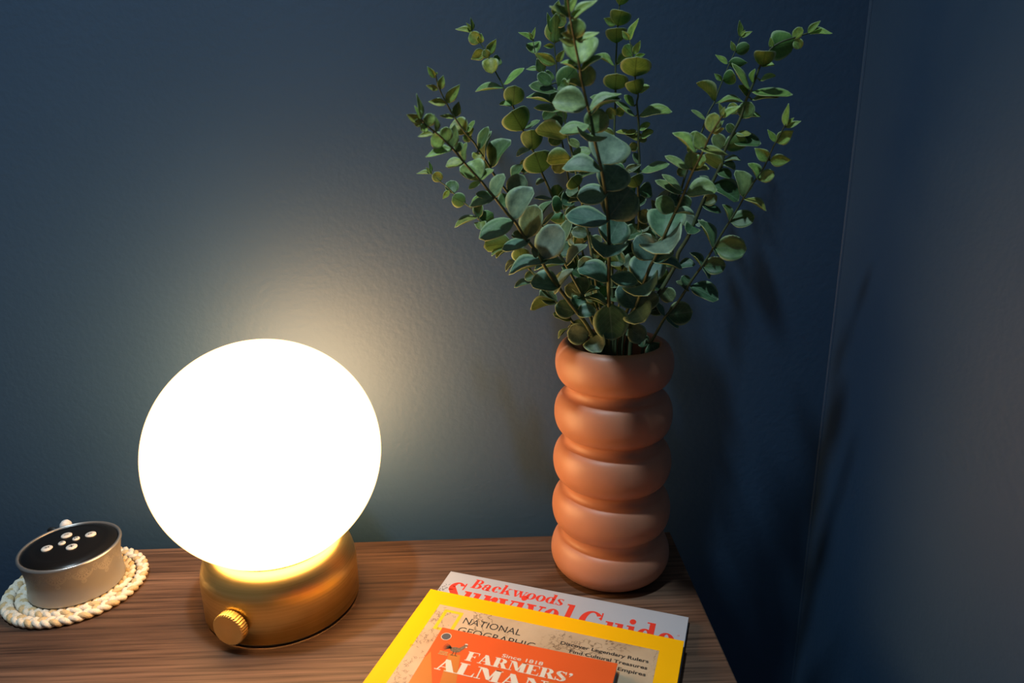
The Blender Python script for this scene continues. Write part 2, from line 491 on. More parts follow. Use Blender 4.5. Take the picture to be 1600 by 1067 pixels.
# ------------------------------------------------------------------ ringed vase
VX, VY = -0.0666, -0.0505
PITCH_Z = 0.0430
RZ = [0.0180+PITCH_Z*i for i in range(5)]
RR = [0.0512, 0.0503, 0.0494, 0.0485, 0.0477]
vase = empty('bubble_vase', (VX, VY, 0), 'terracotta vase of five stacked rounded rings', 'vase')
prof = [(0.0, 0.0), (0.030, 0.0)]
SEMI = 0.0174
for i in range(5):
    z, r = RZ[i], RR[i]
    tr = 0.0105
    for k in range(25):
        a = math.radians(-90+180*k/24)
        rr = r-tr+tr*max(0, math.cos(a))**0.9
        zz = z+SEMI*math.sin(a)
        if i == 0 and a < 0:
            rr = r-0.0190+0.0190*math.cos(a)**0.85; zz = z+0.0178*math.sin(a)
        if i == 4 and a > 0:
            rr = r-0.0095+0.0095*math.cos(a); zz = z+0.0170*math.sin(a)
        prof.append((rr, zz))
    if i < 4:
        prof.append((0.5*(RR[i]+RR[i+1])-tr-0.0006, z+PITCH_Z/2))
zt = RZ[4]+0.0170
prof += [(0.0370, zt-0.0004), (0.0360, zt-0.0020), (0.0350, zt-0.012), (0.034, 0.05), (0.034, 0.012), (0.0, 0.012)]
# soften pinches
sm = prof[:]
for it in range(2):
    for i in range(6, len(prof)-12):
        sm[i] = ((prof[i-1][0]+2*prof[i][0]+prof[i+1][0])/4, (prof[i-1][1]+2*prof[i][1]+prof[i+1][1])/4)
    prof = sm[:]
vs, fs = lathe(prof, 128)
link('body', mesh('body', vs, fs), M['terracotta'], vase, True)
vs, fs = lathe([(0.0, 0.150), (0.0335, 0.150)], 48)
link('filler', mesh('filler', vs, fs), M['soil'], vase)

# ------------------------------------------------------------------ eucalyptus stems
def leaf_mesh(name, kind, cup, arch, notch=0.0):
    """thin solid leaf: base at the origin, tip at x = 1, width 1 across y; upper and lower face are separate materials"""
    nl, nw = 9, 6
    top = []
    rim = []
    for i in range(nl+1):
        s = i/nl
        if kind == 'round':
            h = 0.5*math.sqrt(max(0.0, 1-((s-0.53)/0.47)**2)) if s > 0.06 else 0.03
            h = max(h, 0.03 if i == 0 else 0.0)
        elif kind == 'obovate':
            h = 0.5*(math.sin(math.pi*min(1, s)**1.25))**0.62 if 0 < s < 1 else 0.02
        else:
            h = 0.5*(math.sin(math.pi*s**0.80))**0.95 if 0 < s < 1 else 0.015
        if i == nl:
            h = 0.02
        x = s
        for j in range(nw+1):
            t = -1+2*j/nw
            y = h*t
            z = cup*(2*y)**2 + arch*math.sin(math.pi*s)*0.5 + 0.012*math.sin(7*s+3*t)
            xx = x - 0.04*abs(t)**3*math.sin(math.pi*s)
            top.append((xx, y, z))
            rim.append(1.0 if (j in (0, nw) or i == nl) else 0.0)
    th = 0.016
    n = len(top)
    vs = top + [(x, y, z-th) for x, y, z in top]
    fs, mi = [], []
    W = nw+1
    for i in range(nl):
        for j in range(nw):
            a = i*W+j
            fs.append((a, a+W, a+W+1, a+1)); mi.append(0)
            fs.append((n+a, n+a+1, n+a+W+1, n+a+W)); mi.append(1)
    def edge(a, b):
        fs.append((a, b, n+b, n+a)); mi.append(0)
    for i in range(nl):
        edge((i+1)*W, i*W)
        edge(i*W+nw, (i+1)*W+nw)
    for j in range(nw):
        edge(j, j+1)
        edge(nl*W+j+1, nl*W+j)
    me = mesh(name, vs, fs)
    me.materials.append(M['leaf_top']); me.materials.append(M['leaf_under'])
    for p, m_ in zip(me.polygons, mi):
        p.material_index = m_
        p.use_smooth = True
    at_ = me.attributes.new('rim', 'FLOAT', 'POINT')
    for i in range(2*n):
        at_.data[i].value = rim[i % n]
    return me
LEAF = {'round': [leaf_mesh('leaf_round', 'round', 0.16, 0.06), leaf_mesh('leaf_round_flat', 'round', 0.08, -0.08), leaf_mesh('leaf_round_cupped', 'round', 0.26, 0.10)],
        'obovate': [leaf_mesh('leaf_obovate', 'obovate', 0.20, 0.08), leaf_mesh('leaf_obovate_flat', 'obovate', 0.10, -0.10)],
        'point': [leaf_mesh('leaf_pointed', 'point', 0.30, 0.08), leaf_mesh('leaf_pointed_flat', 'point', 0.18, -0.06)]}

def build_stem(label, path, y0, y1, leaves, tint, thick=0.0019, power=1.25, root=(0.0, 0.0), tipfrac=0.16):
    """path: stalk from the vase mouth to the tip as seen in the photo, y0..y1 how far it leans towards or away from the wall;
    leaves: (base, tip, width, flags) traced the same way and turned in depth so that each keeps its own round shape"""
    n = len(path)
    cum = [0.0]
    for i in range(1, n):
        cum.append(cum[-1]+math.hypot(path[i][0]-path[i-1][0], path[i][1]-path[i-1][1]))
    tot = cum[-1]
    def depth(t):
        return y0+(y1-y0)*max(0.0, t)**power
    pts = [at(p[0], p[1], depth(c/tot)) for p, c in zip(path, cum)]
    rootp = Vector((VX+root[0], VY+root[1], 0.075))
    origin = Vector((VX+root[0], VY+root[1], 0.013))
    stem = empty('eucalyptus_stem', origin, label, 'eucalyptus stem', 'eucalyptus stems in the terracotta vase')
    # smooth stalk
    ctrl = [origin+Vector((0, 0, 0.002)), rootp] + pts
    line = []
    for i in range(len(ctrl)-1):
        a = ctrl[max(0, i-1)]; b = ctrl[i]; c = ctrl[i+1]; d = ctrl[min(len(ctrl)-1, i+2)]
        for k in range(4):
            u = k/4
            line.append(0.5*((2*b)+(c-a)*u+(2*a-5*b+4*c-d)*u*u+(3*b-a-3*c+d)*u**3))
    line.append(ctrl[-1])
    rad = [0.85*thick*(1-0.72*i/(len(line)-1)) for i in range(len(line))]
    parts = [tube([p-origin for p in line], rad, 7)]
    def nearest(px, py):
        best = None
        for i in range(n-1):
            ax, ay = path[i]; bx, by = path[i+1]
            dx, dy = bx-ax, by-ay
            u = max(0, min(1, ((px-ax)*dx+(py-ay)*dy)/(dx*dx+dy*dy+1e-9)))
            qx, qy = ax+u*dx, ay+u*dy
            d = math.hypot(px-qx, py-qy)
            if best is None or d < best[0]:
                best = (d, qx, qy, (cum[i]+u*(cum[i+1]-cum[i]))/tot)
        return best
    for idx, lf in enumerate(leaves):
        bx, by, tx, ty, w = lf[:5]
        fl = lf[5] if len(lf) > 5 else ''
        d, qx, qy, t = nearest(bx, by)
        Y = min(depth(t), WALL_Y-0.010)
        B = at(bx, by, Y)
        if d > 2.5:
            Q = at(qx, qy, Y)
            parts.append(tube([Q-origin, (Q+B)/2-origin+Vector((0, 0, 0.001)), B-origin], 0.0006, 5))
        dep = (B-CAM).dot(fwd)
        s = F_PX/dep
        vd = (B-CAM).normalized()
        er = (RT-vd*RT.dot(vd)).normalized()
        eu = er.cross(vd)
        if eu.dot(UP) < 0:
            eu = -eu
        l = math.hypot(tx-bx, ty-by)
        ain = (er*(tx-bx)-eu*(ty-by)).normalized()
        cin = ain.cross(vd).normalized()
        L, W = 1.06*l/s, 1.06*w/s
        l *= 1.06
        tip = t > 1-tipfrac and w < 0.75*l
        away = ty < by
        under = 'u' in fl
        if 'n' in fl:
            away = False; under = (ty < by)
        if 'f' in fl:
            away = True
        if w > l*1.02:
            Lt, Wt = W*1.02, W
            q = max(0.12, l/s/Lt)
            a = ain*q + vd*math.sqrt(max(0, 1-q*q))*(1 if away else -1)
            cands = [cin]
        else:
            Lt = L
            Wt = max(W, (0.48 if tip else 0.84)*L)
            q = max(0.16, W/Wt)
            a = ain
            cands = [cin*q+vd*math.sqrt(1-q*q), cin*q-vd*math.sqrt(1-q*q)]
        best = None
        for cc in cands:
            nn = a.cross(cc)
            face = nn.dot(vd) < 0
            if face == under:
                cc = -cc; nn = -nn
            if best is None or nn.z > best[1].z:
                best = (cc, nn)
        cc, nn = best
        # keep the far leaves in front of the wall
        tipw = B+a*Lt
        if tipw.y > WALL_Y-0.004:
            B = B - Vector((0, tipw.y-(WALL_Y-0.004), 0))
        ed = max((B+a*Lt*0.5+cc*Wt*0.5).y, (B+a*Lt*0.5-cc*Wt*0.5).y)
        if ed > WALL_Y-0.004:
            B = B - Vector((0, ed-(WALL_Y-0.004), 0))
        kind = 'point' if (tip or 'p' in fl) else ('round' if (w > 0.55*l or idx % 2) else 'obovate')
        me = LEAF[kind][(idx*7+int(bx)) % len(LEAF[kind])]
        o = bpy.data.objects.new('leaf', me)
        C.objects.link(o)
        o.parent = stem
        mat = Matrix(((a.x*Lt, cc.x*Wt, nn.x*Wt, B.x-origin.x), (a.y*Lt, cc.y*Wt, nn.y*Wt, B.y-origin.y), (a.z*Lt, cc.z*Wt, nn.z*Wt, B.z-origin.z), (0, 0, 0, 1)))
        o.matrix_local = mat
        # leaf colour by age, then light and shade tinted in by flag: blue-grey old leaves low on the stalk, yellow-green young ones at the tip
        old = Vector(tint[0]); young = Vector(tint[1])
        k = min(1.0, max(0.0, (t-0.40)/0.42))
        col = old.lerp(young, k)
        if 'y' in fl:
            col = col.lerp(Vector((0.36, 0.36, 0.055)), 0.75)
        if 'b' in fl:
            col = col.lerp(Vector((0.17, 0.17, 0.06)), 0.45)  # warm lamp light on the leaf, mixed into its colour as brown
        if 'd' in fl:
            col = col.lerp(Vector((0.035, 0.10, 0.035)), 0.7)  # shaded leaf: the shade is put into its colour as dark green
        if 's' in fl:
            col = col.lerp(Vector((0.25, 0.31, 0.27)), 0.6*(1-0.85*k))  # cool ceiling light on the leaf, painted in as a pale grey tone
        r_ = random.Random(idx*31+int(bx))
        v_ = r_.uniform(0.85, 1.18)
        o.color = (col.x*v_*r_.uniform(0.92, 1.08), col.y*v_, col.z*v_*r_.uniform(0.9, 1.1), 1)
    vs, fs = join(parts)
    link('stalk', mesh('stalk', vs, fs), M['stalk'], stem, True)
    return stem

BLUE = ((0.082, 0.175, 0.130), (0.36, 0.52, 0.12))
GREEN = ((0.080, 0.175, 0.100), (0.27, 0.45, 0.085))
OLIVE = ((0.100, 0.160, 0.070), (0.23, 0.40, 0.075))

build_stem('tall front stem leaning forward, largest blue-green leaves, pale top at upper centre',
 [(953, 540), (952, 500), (951, 469), (951, 433), (951.6, 398), (951, 360), (948, 320), (942, 277), (935, 245), (929, 219), (924, 189), (918, 165), (912, 140), (908, 124), (905, 101), (898, 67), (891, 28), (887, 0), (885, -14)],
 -0.062, -0.205,
 [(905, 100, 906, 61, 53, 's'), (905, 101, 902, 94, 40, 'y'), (897, 60, 903, 33, 28, 's'), (898, 57, 878, 53, 13, 'y'), (898, 60, 910, 58, 16, 'y'),
  (895, 28, 930, 4, 13), (892, 27, 860, 12, 12, 'y'), (890, 22, 884, -8, 13), (888, 25, 867, 9, 14, 'd'), (890, 20, 901, -6, 10), (903, 63, 934, 52, 10), (892, 30, 906, 16, 12),
  (917, 165, 866, 160, 37, 's'), (919, 173, 966, 157, 13, 's'), (910, 136, 886, 128, 9, 'b'), (910, 135, 922, 107, 27), (906, 110, 877, 99, 7), (907, 110, 938, 91, 10), (899, 70, 875, 62, 12, 'y'),
  (924, 208, 938, 174, 38), (921, 196, 877, 205, 19), (924, 210, 921, 219, 46, 'b'), (922, 180, 966, 150, 8),
  (937, 255, 958, 214, 67, 's'), (942, 266, 882, 263, 25, 's'),
  (944, 297, 966, 260, 54), (950, 301, 904, 307, 31),
  (950, 342, 983, 297, 60), (953, 344, 887, 337, 31), (950, 380, 968, 343, 49), (950, 382, 946, 400, 57),
  (952, 439, 905, 421, 29), (953, 432, 994, 440, 23), (952, 474, 957, 529, 53, 'd'), (950, 475, 922, 463, 10)],
 BLUE, 0.0021, 1.3, (0.0, -0.012))

build_stem('front left stem reaching to the far left tip, silvery leaves in pairs',
 [(935, 540), (928, 527), (915, 505), (901, 487), (879, 458), (868, 443), (850, 415), (844, 401), (830, 383), (819, 370), (805, 347), (792, 333), (775, 311), (762, 296), (751, 282), (728, 257), (714, 240), (700, 224.5), (682, 208), (666.5, 196), (657, 185)],
 -0.064, -0.150,
 [(659, 186, 653, 150, 8), (658, 190, 637, 180, 14, 'y'), (658, 187, 649, 167, 8), (660, 190, 648, 194, 12, 'y'),
  (668, 198, 674, 179, 18), (667, 197, 658, 203, 14), (682, 207, 679, 181, 9), (677, 209, 654, 213, 9, 'y'),
  (695, 222, 674, 217, 25), (697, 221, 698, 200, 20), (705, 231, 711, 197, 19, 's'), (707, 233, 667, 244, 14),
  (726, 252, 729, 225, 11, 's'), (725, 254, 698, 259, 14, 'y'), (712, 238, 722, 224, 13, 'd'),
  (749, 282, 735, 254, 37, 's'), (751, 283, 733, 294, 9), (751, 281, 770, 266, 10), (745, 276, 720, 262, 20),
  (773, 309, 786, 274, 20, 's'), (773, 309, 735, 321, 12), (772, 308, 745, 303, 12, 'd'),
  (802, 343, 829, 296, 35, 's'), (803, 344, 751, 370, 27), (823, 372, 836, 323, 35, 'b'), (828, 375, 786, 389, 17),
  (819, 371, 800, 368, 12, 'b'), (847, 405, 871, 354, 45, 's'), (856, 407, 798, 427, 18), (833, 385, 838, 402, 10, 'b'),
  (875, 447, 831, 441, 31), (866, 459, 893, 422, 14, 's'), (899, 488, 869, 478, 29, 'd'), (900, 489, 929, 486, 21),
  (920, 525, 888, 519, 33, 'b'), (924, 527, 938, 548, 34, 'b')],
 BLUE, 0.0021, 1.2, (-0.008, -0.010))

build_stem('left stem behind the silvery one, narrow upright leaves, second tip from the left edge',
 [(938, 538), (926, 505), (916, 478), (910, 461), (898, 439), (882, 410), (875, 399), (848, 354), (805, 312), (789, 295), (770, 270), (763, 257), (749.5, 237), (741, 223), (728, 209), (711.5, 185), (700, 166), (695, 156), (688, 142), (683, 128), (681, 117)],
 -0.058, -0.085,
 [(680, 122, 669, 106, 10), (682, 117, 682, 113, 4), (685, 140, 667, 134, 9, 'y'), (687, 140, 693, 120, 12), (697, 161, 718, 135, 16), (697, 162, 671, 159, 12, 'y'),
  (711, 183, 717, 161, 14, 'd'), (710, 184, 688, 181, 7, 'y'), (727, 209, 711, 189, 29, 'y'), (730, 207, 741, 190, 7, 's'), (731, 213, 738, 199, 11), (733, 222, 728, 210, 14),
  (747, 234, 762, 201, 15, 'd'), (746, 238, 743, 249, 15, 'y'), (754, 253, 767, 209, 12, 's'), (767, 261, 796, 222, 25, 'd'), (765, 260, 750, 262, 16),
  (797, 305, 817, 276, 31, 's'), (795, 305, 784, 321, 25), (785, 292, 776, 279, 18), (812, 322, 830, 298, 14), (847, 352, 866, 332, 7, 'b'), (840, 347, 860, 316, 9),
  (872, 385, 890, 345, 17), (884, 415, 915, 384, 15, 's'), (883, 411, 837, 421, 15), (860, 372, 842, 366, 20, 'b'),
  (911, 460, 935, 451, 7), (910, 462, 897, 464, 7), (913, 464, 947, 477, 8, 'b'), (910, 460, 884, 449, 24, 'b'), (911, 459, 904, 434, 29, 'b'), (909, 464, 898, 482, 24)],
 GREEN, 0.0017, 1.2, (-0.010, 0.0))

build_stem('short low stem at left close to the wall, brownish backlit leaves and small yellow tip',
 [(926, 538), (905, 515), (888, 495), (868, 470), (838, 432), (818, 410), (800, 385), (775, 365), (751, 345), (745, 338), (738, 326), (727, 318), (709, 302), (698, 291), (688, 284), (680, 276), (673, 271)],
 -0.048, -0.020,
 [(674, 271, 652, 271, 6, 'y'), (674, 270, 671, 253, 5), (675, 272, 666, 262, 6, 'y'), (688, 284, 680, 270, 17, 'y'), (708, 302, 705, 283, 21, 'd'), (702, 297, 692, 310, 9),
  (727, 318, 708, 308, 23, 'bu'), (748, 340, 750, 319, 16, 'd'), (735, 322, 752, 306, 10), (747, 339, 712, 354, 9, 'y'), (751, 346, 770, 334, 25, 'bu'), (750, 346, 752, 358, 18, 'b'),
  (800, 380, 758, 385, 31, 'bu'), (790, 388, 769, 399, 8), (815, 409, 812, 389, 27, 'bn'), (812, 407, 791, 423, 8, 's'), (838, 428, 821, 436, 15, 'd'), (832, 440, 805, 448, 10),
  (868, 470, 831, 483, 17, 'bu'), (893, 500, 866, 490, 16, 'y'), (888, 512, 873, 528, 5), (800, 385, 776, 402, 10, 'b'), (870, 474, 845, 455, 22, 'b'), (895, 503, 910, 512, 18, 'd')],
 OLIVE, 0.0016, 1.1, (-0.012, 0.008))

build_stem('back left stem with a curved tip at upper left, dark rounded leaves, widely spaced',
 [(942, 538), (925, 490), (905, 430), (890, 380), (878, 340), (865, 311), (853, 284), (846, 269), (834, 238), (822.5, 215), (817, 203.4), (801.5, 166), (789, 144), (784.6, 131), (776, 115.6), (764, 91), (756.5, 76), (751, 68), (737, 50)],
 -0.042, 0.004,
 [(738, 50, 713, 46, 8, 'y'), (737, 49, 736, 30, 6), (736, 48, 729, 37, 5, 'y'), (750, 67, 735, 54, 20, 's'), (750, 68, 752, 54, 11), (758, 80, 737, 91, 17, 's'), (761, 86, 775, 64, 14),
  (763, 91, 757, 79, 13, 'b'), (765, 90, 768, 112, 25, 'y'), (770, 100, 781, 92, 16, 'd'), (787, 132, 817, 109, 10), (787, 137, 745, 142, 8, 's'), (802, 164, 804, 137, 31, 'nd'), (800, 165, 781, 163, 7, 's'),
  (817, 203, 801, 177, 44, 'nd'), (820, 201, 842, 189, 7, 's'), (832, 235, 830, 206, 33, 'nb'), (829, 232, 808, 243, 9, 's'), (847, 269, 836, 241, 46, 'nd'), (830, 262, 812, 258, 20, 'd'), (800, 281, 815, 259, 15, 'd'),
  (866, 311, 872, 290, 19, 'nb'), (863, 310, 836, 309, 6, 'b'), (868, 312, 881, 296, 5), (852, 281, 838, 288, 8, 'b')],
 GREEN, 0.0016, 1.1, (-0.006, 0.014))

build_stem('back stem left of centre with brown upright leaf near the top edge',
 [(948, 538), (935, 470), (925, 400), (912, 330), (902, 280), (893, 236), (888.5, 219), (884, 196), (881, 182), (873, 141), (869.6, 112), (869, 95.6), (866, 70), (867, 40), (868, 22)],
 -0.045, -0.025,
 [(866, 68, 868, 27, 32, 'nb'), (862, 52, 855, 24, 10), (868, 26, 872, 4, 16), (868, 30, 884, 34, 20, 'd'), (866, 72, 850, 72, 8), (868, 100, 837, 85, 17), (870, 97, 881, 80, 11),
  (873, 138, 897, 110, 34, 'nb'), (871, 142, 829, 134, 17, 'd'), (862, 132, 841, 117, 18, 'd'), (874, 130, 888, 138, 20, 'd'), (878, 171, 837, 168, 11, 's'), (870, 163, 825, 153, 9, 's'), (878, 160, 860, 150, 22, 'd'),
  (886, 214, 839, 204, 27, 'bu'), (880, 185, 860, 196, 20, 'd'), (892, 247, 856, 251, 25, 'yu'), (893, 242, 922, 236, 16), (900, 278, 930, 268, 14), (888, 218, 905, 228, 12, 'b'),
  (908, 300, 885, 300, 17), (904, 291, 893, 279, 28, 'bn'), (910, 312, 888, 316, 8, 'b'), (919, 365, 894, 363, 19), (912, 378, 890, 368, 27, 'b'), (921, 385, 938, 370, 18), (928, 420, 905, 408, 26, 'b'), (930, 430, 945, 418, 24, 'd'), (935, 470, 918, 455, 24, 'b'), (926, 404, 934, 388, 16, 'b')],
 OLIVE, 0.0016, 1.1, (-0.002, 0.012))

build_stem('small thin sprig at back left of centre with a tiny star-shaped tip',
 [(944, 538), (925, 460), (905, 370), (890, 290), (876, 210), (862, 150), (848, 114), (842, 100), (836, 82), (833, 64)],
 -0.040, -0.002,
 [(832, 63, 811, 52, 7), (832, 62, 836, 45, 6), (832, 61, 826, 51, 5, 'y'), (836, 84, 833, 68, 23), (849, 113, 839, 94, 16, 'd'), (842, 107, 823, 108, 7, 's'), (852, 125, 862, 115, 18, 'd'), (858, 142, 846, 150, 16, 'd'),
  (866, 170, 850, 185, 18, 'd'), (868, 175, 884, 186, 20, 'd'), (875, 205, 862, 225, 22, 'd'), (882, 245, 868, 268, 24, 'b'), (884, 255, 905, 262, 22, 'd'), (893, 305, 875, 325, 20, 'd'), (905, 370, 892, 392, 22, 'b')],
 OLIVE, 0.0014, 1.1, (0.0, 0.018))

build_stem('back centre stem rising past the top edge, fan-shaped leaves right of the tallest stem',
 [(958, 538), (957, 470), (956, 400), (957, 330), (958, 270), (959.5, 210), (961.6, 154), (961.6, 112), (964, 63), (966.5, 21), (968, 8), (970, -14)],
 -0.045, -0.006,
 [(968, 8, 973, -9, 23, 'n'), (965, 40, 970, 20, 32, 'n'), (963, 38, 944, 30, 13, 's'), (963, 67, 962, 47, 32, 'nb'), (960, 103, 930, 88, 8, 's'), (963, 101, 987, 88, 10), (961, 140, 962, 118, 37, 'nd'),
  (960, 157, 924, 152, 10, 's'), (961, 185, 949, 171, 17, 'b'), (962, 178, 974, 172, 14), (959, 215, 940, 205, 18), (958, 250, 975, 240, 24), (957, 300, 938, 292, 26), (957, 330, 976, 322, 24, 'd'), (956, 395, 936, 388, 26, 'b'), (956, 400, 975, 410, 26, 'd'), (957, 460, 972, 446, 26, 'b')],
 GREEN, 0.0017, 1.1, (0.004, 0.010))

build_stem('bright green stem right of centre, shorter tip and leaf pointing right',
 [(970, 538), (985, 470), (995, 410), (998, 360), (998, 320), (997, 280), (999, 252), (997.5, 224), (998, 199), (997, 182), (995, 161), (997, 148), (993, 126), (992, 112), (989, 87), (984, 64)],
 -0.045, -0.030,
 [(984, 63, 995, 33, 10), (983, 62, 972, 50, 10, 's'), (988, 87, 975, 73, 19, 'n'), (990, 85, 999, 66, 11, 's'), (991, 90, 1007, 85, 8), (992, 119, 993, 93, 45, 'n'), (995, 147, 990, 128, 28, 'nb'), (998, 145, 1013, 135, 10),
  (991, 166, 976, 150, 11), (999, 181, 1046, 175, 15), (993, 182, 962, 160, 8, 's'), (998, 203, 1014, 193, 10), (993, 208, 964, 206, 7, 'y'), (997, 219, 977, 208, 13, 'y'), (998, 221, 1004, 211, 19, 'y'), (1002, 216, 1019, 205, 11), (997, 226, 985, 232, 14, 'd'),
  (1000, 268, 982, 262, 12), (1001, 268, 1042, 257, 14), (999, 256, 990, 240, 10, 's'), (997, 292, 989, 277, 28, 'bn'), (998, 300, 1017, 296, 24, 'd'), (998, 330, 1016, 345, 22, 'b'), (997, 350, 985, 372, 26, 'd'), (994, 358, 1013, 354, 14, 'b'), (996, 400, 1012, 392, 24, 'd'), (990, 440, 975, 425, 28, 'b'), (985, 470, 1003, 462, 24, 'd'), (973, 520, 998, 508, 26, 'b')],
 GREEN, 0.0018, 1.1, (0.010, 0.006))

build_stem('front right stem with yellow-edged leaves and a small yellow tip',
 [(968, 540), (982, 510), (993, 481), (1000, 462), (1014, 421), (1024, 402), (1038, 369), (1052, 338), (1062, 318), (1071, 296), (1081, 271), (1095, 244), (1105, 222), (1111, 209), (1126, 185), (1129, 180)],
 -0.060, -0.140,
 [(1128, 184, 1122, 163, 8, 'y'), (1129, 184, 1153, 167, 10), (1128, 182, 1131, 168, 6, 'y'), (1111, 207, 1114, 179, 23, 's'), (1111, 206, 1130, 201, 11, 'y'), (1112, 207, 1128, 190, 10, 's'), (1099, 234, 1086, 207, 22, 's'), (1094, 232, 1135, 241, 12, 'y'), (1088, 240, 1052, 210, 13),
  (1081, 267, 1079, 238, 22, 's'), (1082, 266, 1106, 264, 10, 'y'), (1076, 264, 1041, 245, 11, 's'), (1084, 262, 1098, 244, 18), (1072, 303, 1116, 297, 26), (1067, 298, 1036, 274, 10, 's'), (1066, 303, 1026, 283, 12, 'b'), (1053, 331, 1027, 311, 26), (1053, 333, 1083, 335, 8, 's'),
  (1037, 372, 1041, 329, 57), (1036, 374, 1046, 392, 66, 's'), (1023, 405, 996, 370, 40), (1025, 408, 1050, 391, 22), (1020, 408, 1063, 419, 13), (1006, 445, 1014, 400, 55), (1004, 444, 1012, 459, 56), (994, 481, 969, 446, 36), (997, 482, 1026, 461, 29, 'b'), (993, 482, 1006, 500, 47), (983, 512, 1006, 530, 30, 'b')],
 BLUE, 0.0021, 1.25, (0.008, -0.010))

build_stem('thin back right stem with dark leaves, tip under the thick jointed stalk',
 [(978, 538), (1005, 470), (1035, 390), (1060, 310), (1080, 245), (1098, 202), (1107, 176), (1116, 160), (1124, 138), (1134, 114), (1141.7, 95), (1148, 82), (1157, 58)],
 -0.042, -0.005,
 [(1157, 58, 1153, 35, 9), (1158, 58, 1173, 50, 7), (1157, 57, 1163, 48, 5), (1149, 81, 1168, 72, 18, 'nd'), (1148, 80, 1141, 66, 8, 's'), (1138, 98, 1165, 98, 16, 'ud'), (1137, 100, 1118, 87, 8, 's'), (1130, 126, 1146, 118, 22, 'nd'), (1128, 126, 1116, 116, 8, 's'),
  (1118, 158, 1089, 132, 15, 'u'), (1118, 161, 1157, 159, 7, 's'), (1103, 187, 1081, 173, 6, 's'), (1095, 210, 1078, 216, 14), (1090, 225, 1076, 236, 16), (1075, 262, 1060, 272, 16, 'd'), (1060, 310, 1078, 322, 22, 'd'), (1035, 390, 1020, 376, 24, 'b'), (1015, 445, 1034, 440, 26, 'd')],
 GREEN, 0.0015, 1.1, (0.012, 0.014))

build_stem('thick jointed right stem with the highest right tip bending towards the corner',
 [(985, 540), (1010, 490), (1035, 450), (1055, 414), (1060, 395), (1073, 374), (1084, 350), (1097, 318), (1111, 289), (1128, 254), (1132, 236), (1146, 206), (1156, 187), (1165.6, 157), (1172, 142.6), (1180, 123.5), (1188, 103), (1204, 77), (1220, 66), (1237, 60), (1262, 52)],
 -0.048, -0.060,
 [(1262, 52, 1277, 35, 10), (1263, 52, 1296, 52, 9), (1262, 51, 1278, 44, 6), (1240, 61, 1249, 45, 15), (1243, 61, 1252, 74, 15, 's'), (1203, 74, 1238, 66, 43, 'u'), (1206, 76, 1202, 60, 8), (1192, 104, 1193, 83, 31, 'ny'), (1190, 104, 1208, 102, 7, 's'),
  (1188, 126, 1209, 119, 8), (1173, 141, 1143, 103, 9), (1175, 143, 1232, 147, 12), (1168, 151, 1154, 135, 10), (1175, 156, 1212, 152, 9, 's'), (1176, 130, 1177, 110, 8), (1158, 185, 1170, 162, 25, 'd'), (1162, 184, 1186, 182, 7), (1150, 178, 1140, 163, 16),
  (1146, 207, 1136, 195, 13, 'd'), (1149, 209, 1171, 209, 9, 'y'), (1131, 229, 1164, 221, 27, 'bu'), (1146, 222, 1185, 224, 19, 'd'), (1130, 232, 1115, 212, 20, 'b'), (1129, 262, 1100, 244, 21, 'u'), (1130, 251, 1155, 250, 7, 's'), (1129, 256, 1148, 264, 10, 's'), (1120, 268, 1142, 276, 14, 'd'),
  (1112, 288, 1152, 312, 26, 'd'), (1110, 290, 1094, 276, 6, 's'), (1098, 317, 1118, 307, 19, 'b'), (1097, 320, 1125, 331, 11, 'd'), (1085, 353, 1064, 337, 20, 's'), (1083, 353, 1076, 364, 25, 'd'), (1086, 348, 1102, 352, 12, 's'), (1058, 416, 1084, 413, 14), (1056, 414, 1040, 404, 18, 'd'), (1036, 450, 1050, 470, 24, 'b'), (1012, 488, 1030, 478, 26, 'b')],
 GREEN, 0.0023, 1.1, (0.014, 0.0))

build_stem('lower right stem with paired leaves, the stalk nearest the room corner below the top',
 [(1004, 548), (1017, 534), (1038, 498), (1053, 480), (1064, 465), (1081, 437.6), (1098, 414), (1117, 384), (1129, 363), (1142, 343), (1153, 325), (1163, 307.6), (1174, 290), (1187, 272), (1194, 261), (1208, 230), (1215, 217.6), (1225, 199), (1228, 194)],
 -0.048, -0.090,
 [(1227, 198, 1228, 165, 10), (1228, 199, 1248, 190, 9), (1227, 196, 1238, 185, 7), (1212, 222, 1199, 204, 9), (1213, 223, 1235, 206, 21), (1203, 251, 1180, 233, 18), (1203, 251, 1232, 250, 19), (1186, 281, 1169, 257, 12), (1187, 282, 1206, 269, 19, 's'),
  (1163, 308, 1149, 269, 23, 's'), (1162, 310, 1195, 328, 9, 'y'), (1140, 345, 1129, 321, 9), (1141, 346, 1175, 339, 26, 'd'), (1117, 386, 1162, 389, 38), (1116, 389, 1092, 346, 14), (1115, 388, 1119, 399, 6),
  (1099, 415, 1131, 415, 27, 'd'), (1098, 418, 1079, 396, 9), (1098, 418, 1108, 435, 8), (1079, 447, 1119, 467, 26, 'd'), (1076, 455, 1058, 440, 10, 'b'), (1078, 445, 1066, 432, 14, 'd'), (1043, 492, 1079, 487, 36, 'd'), (1040, 494, 1059, 511, 9), (1039, 494, 1026, 473, 9),
  (1016, 535, 1031, 563, 31, 'd'), (1014, 538, 998, 528, 20, 'd')],
 GREEN, 0.0016, 1.2, (0.018, 0.004))

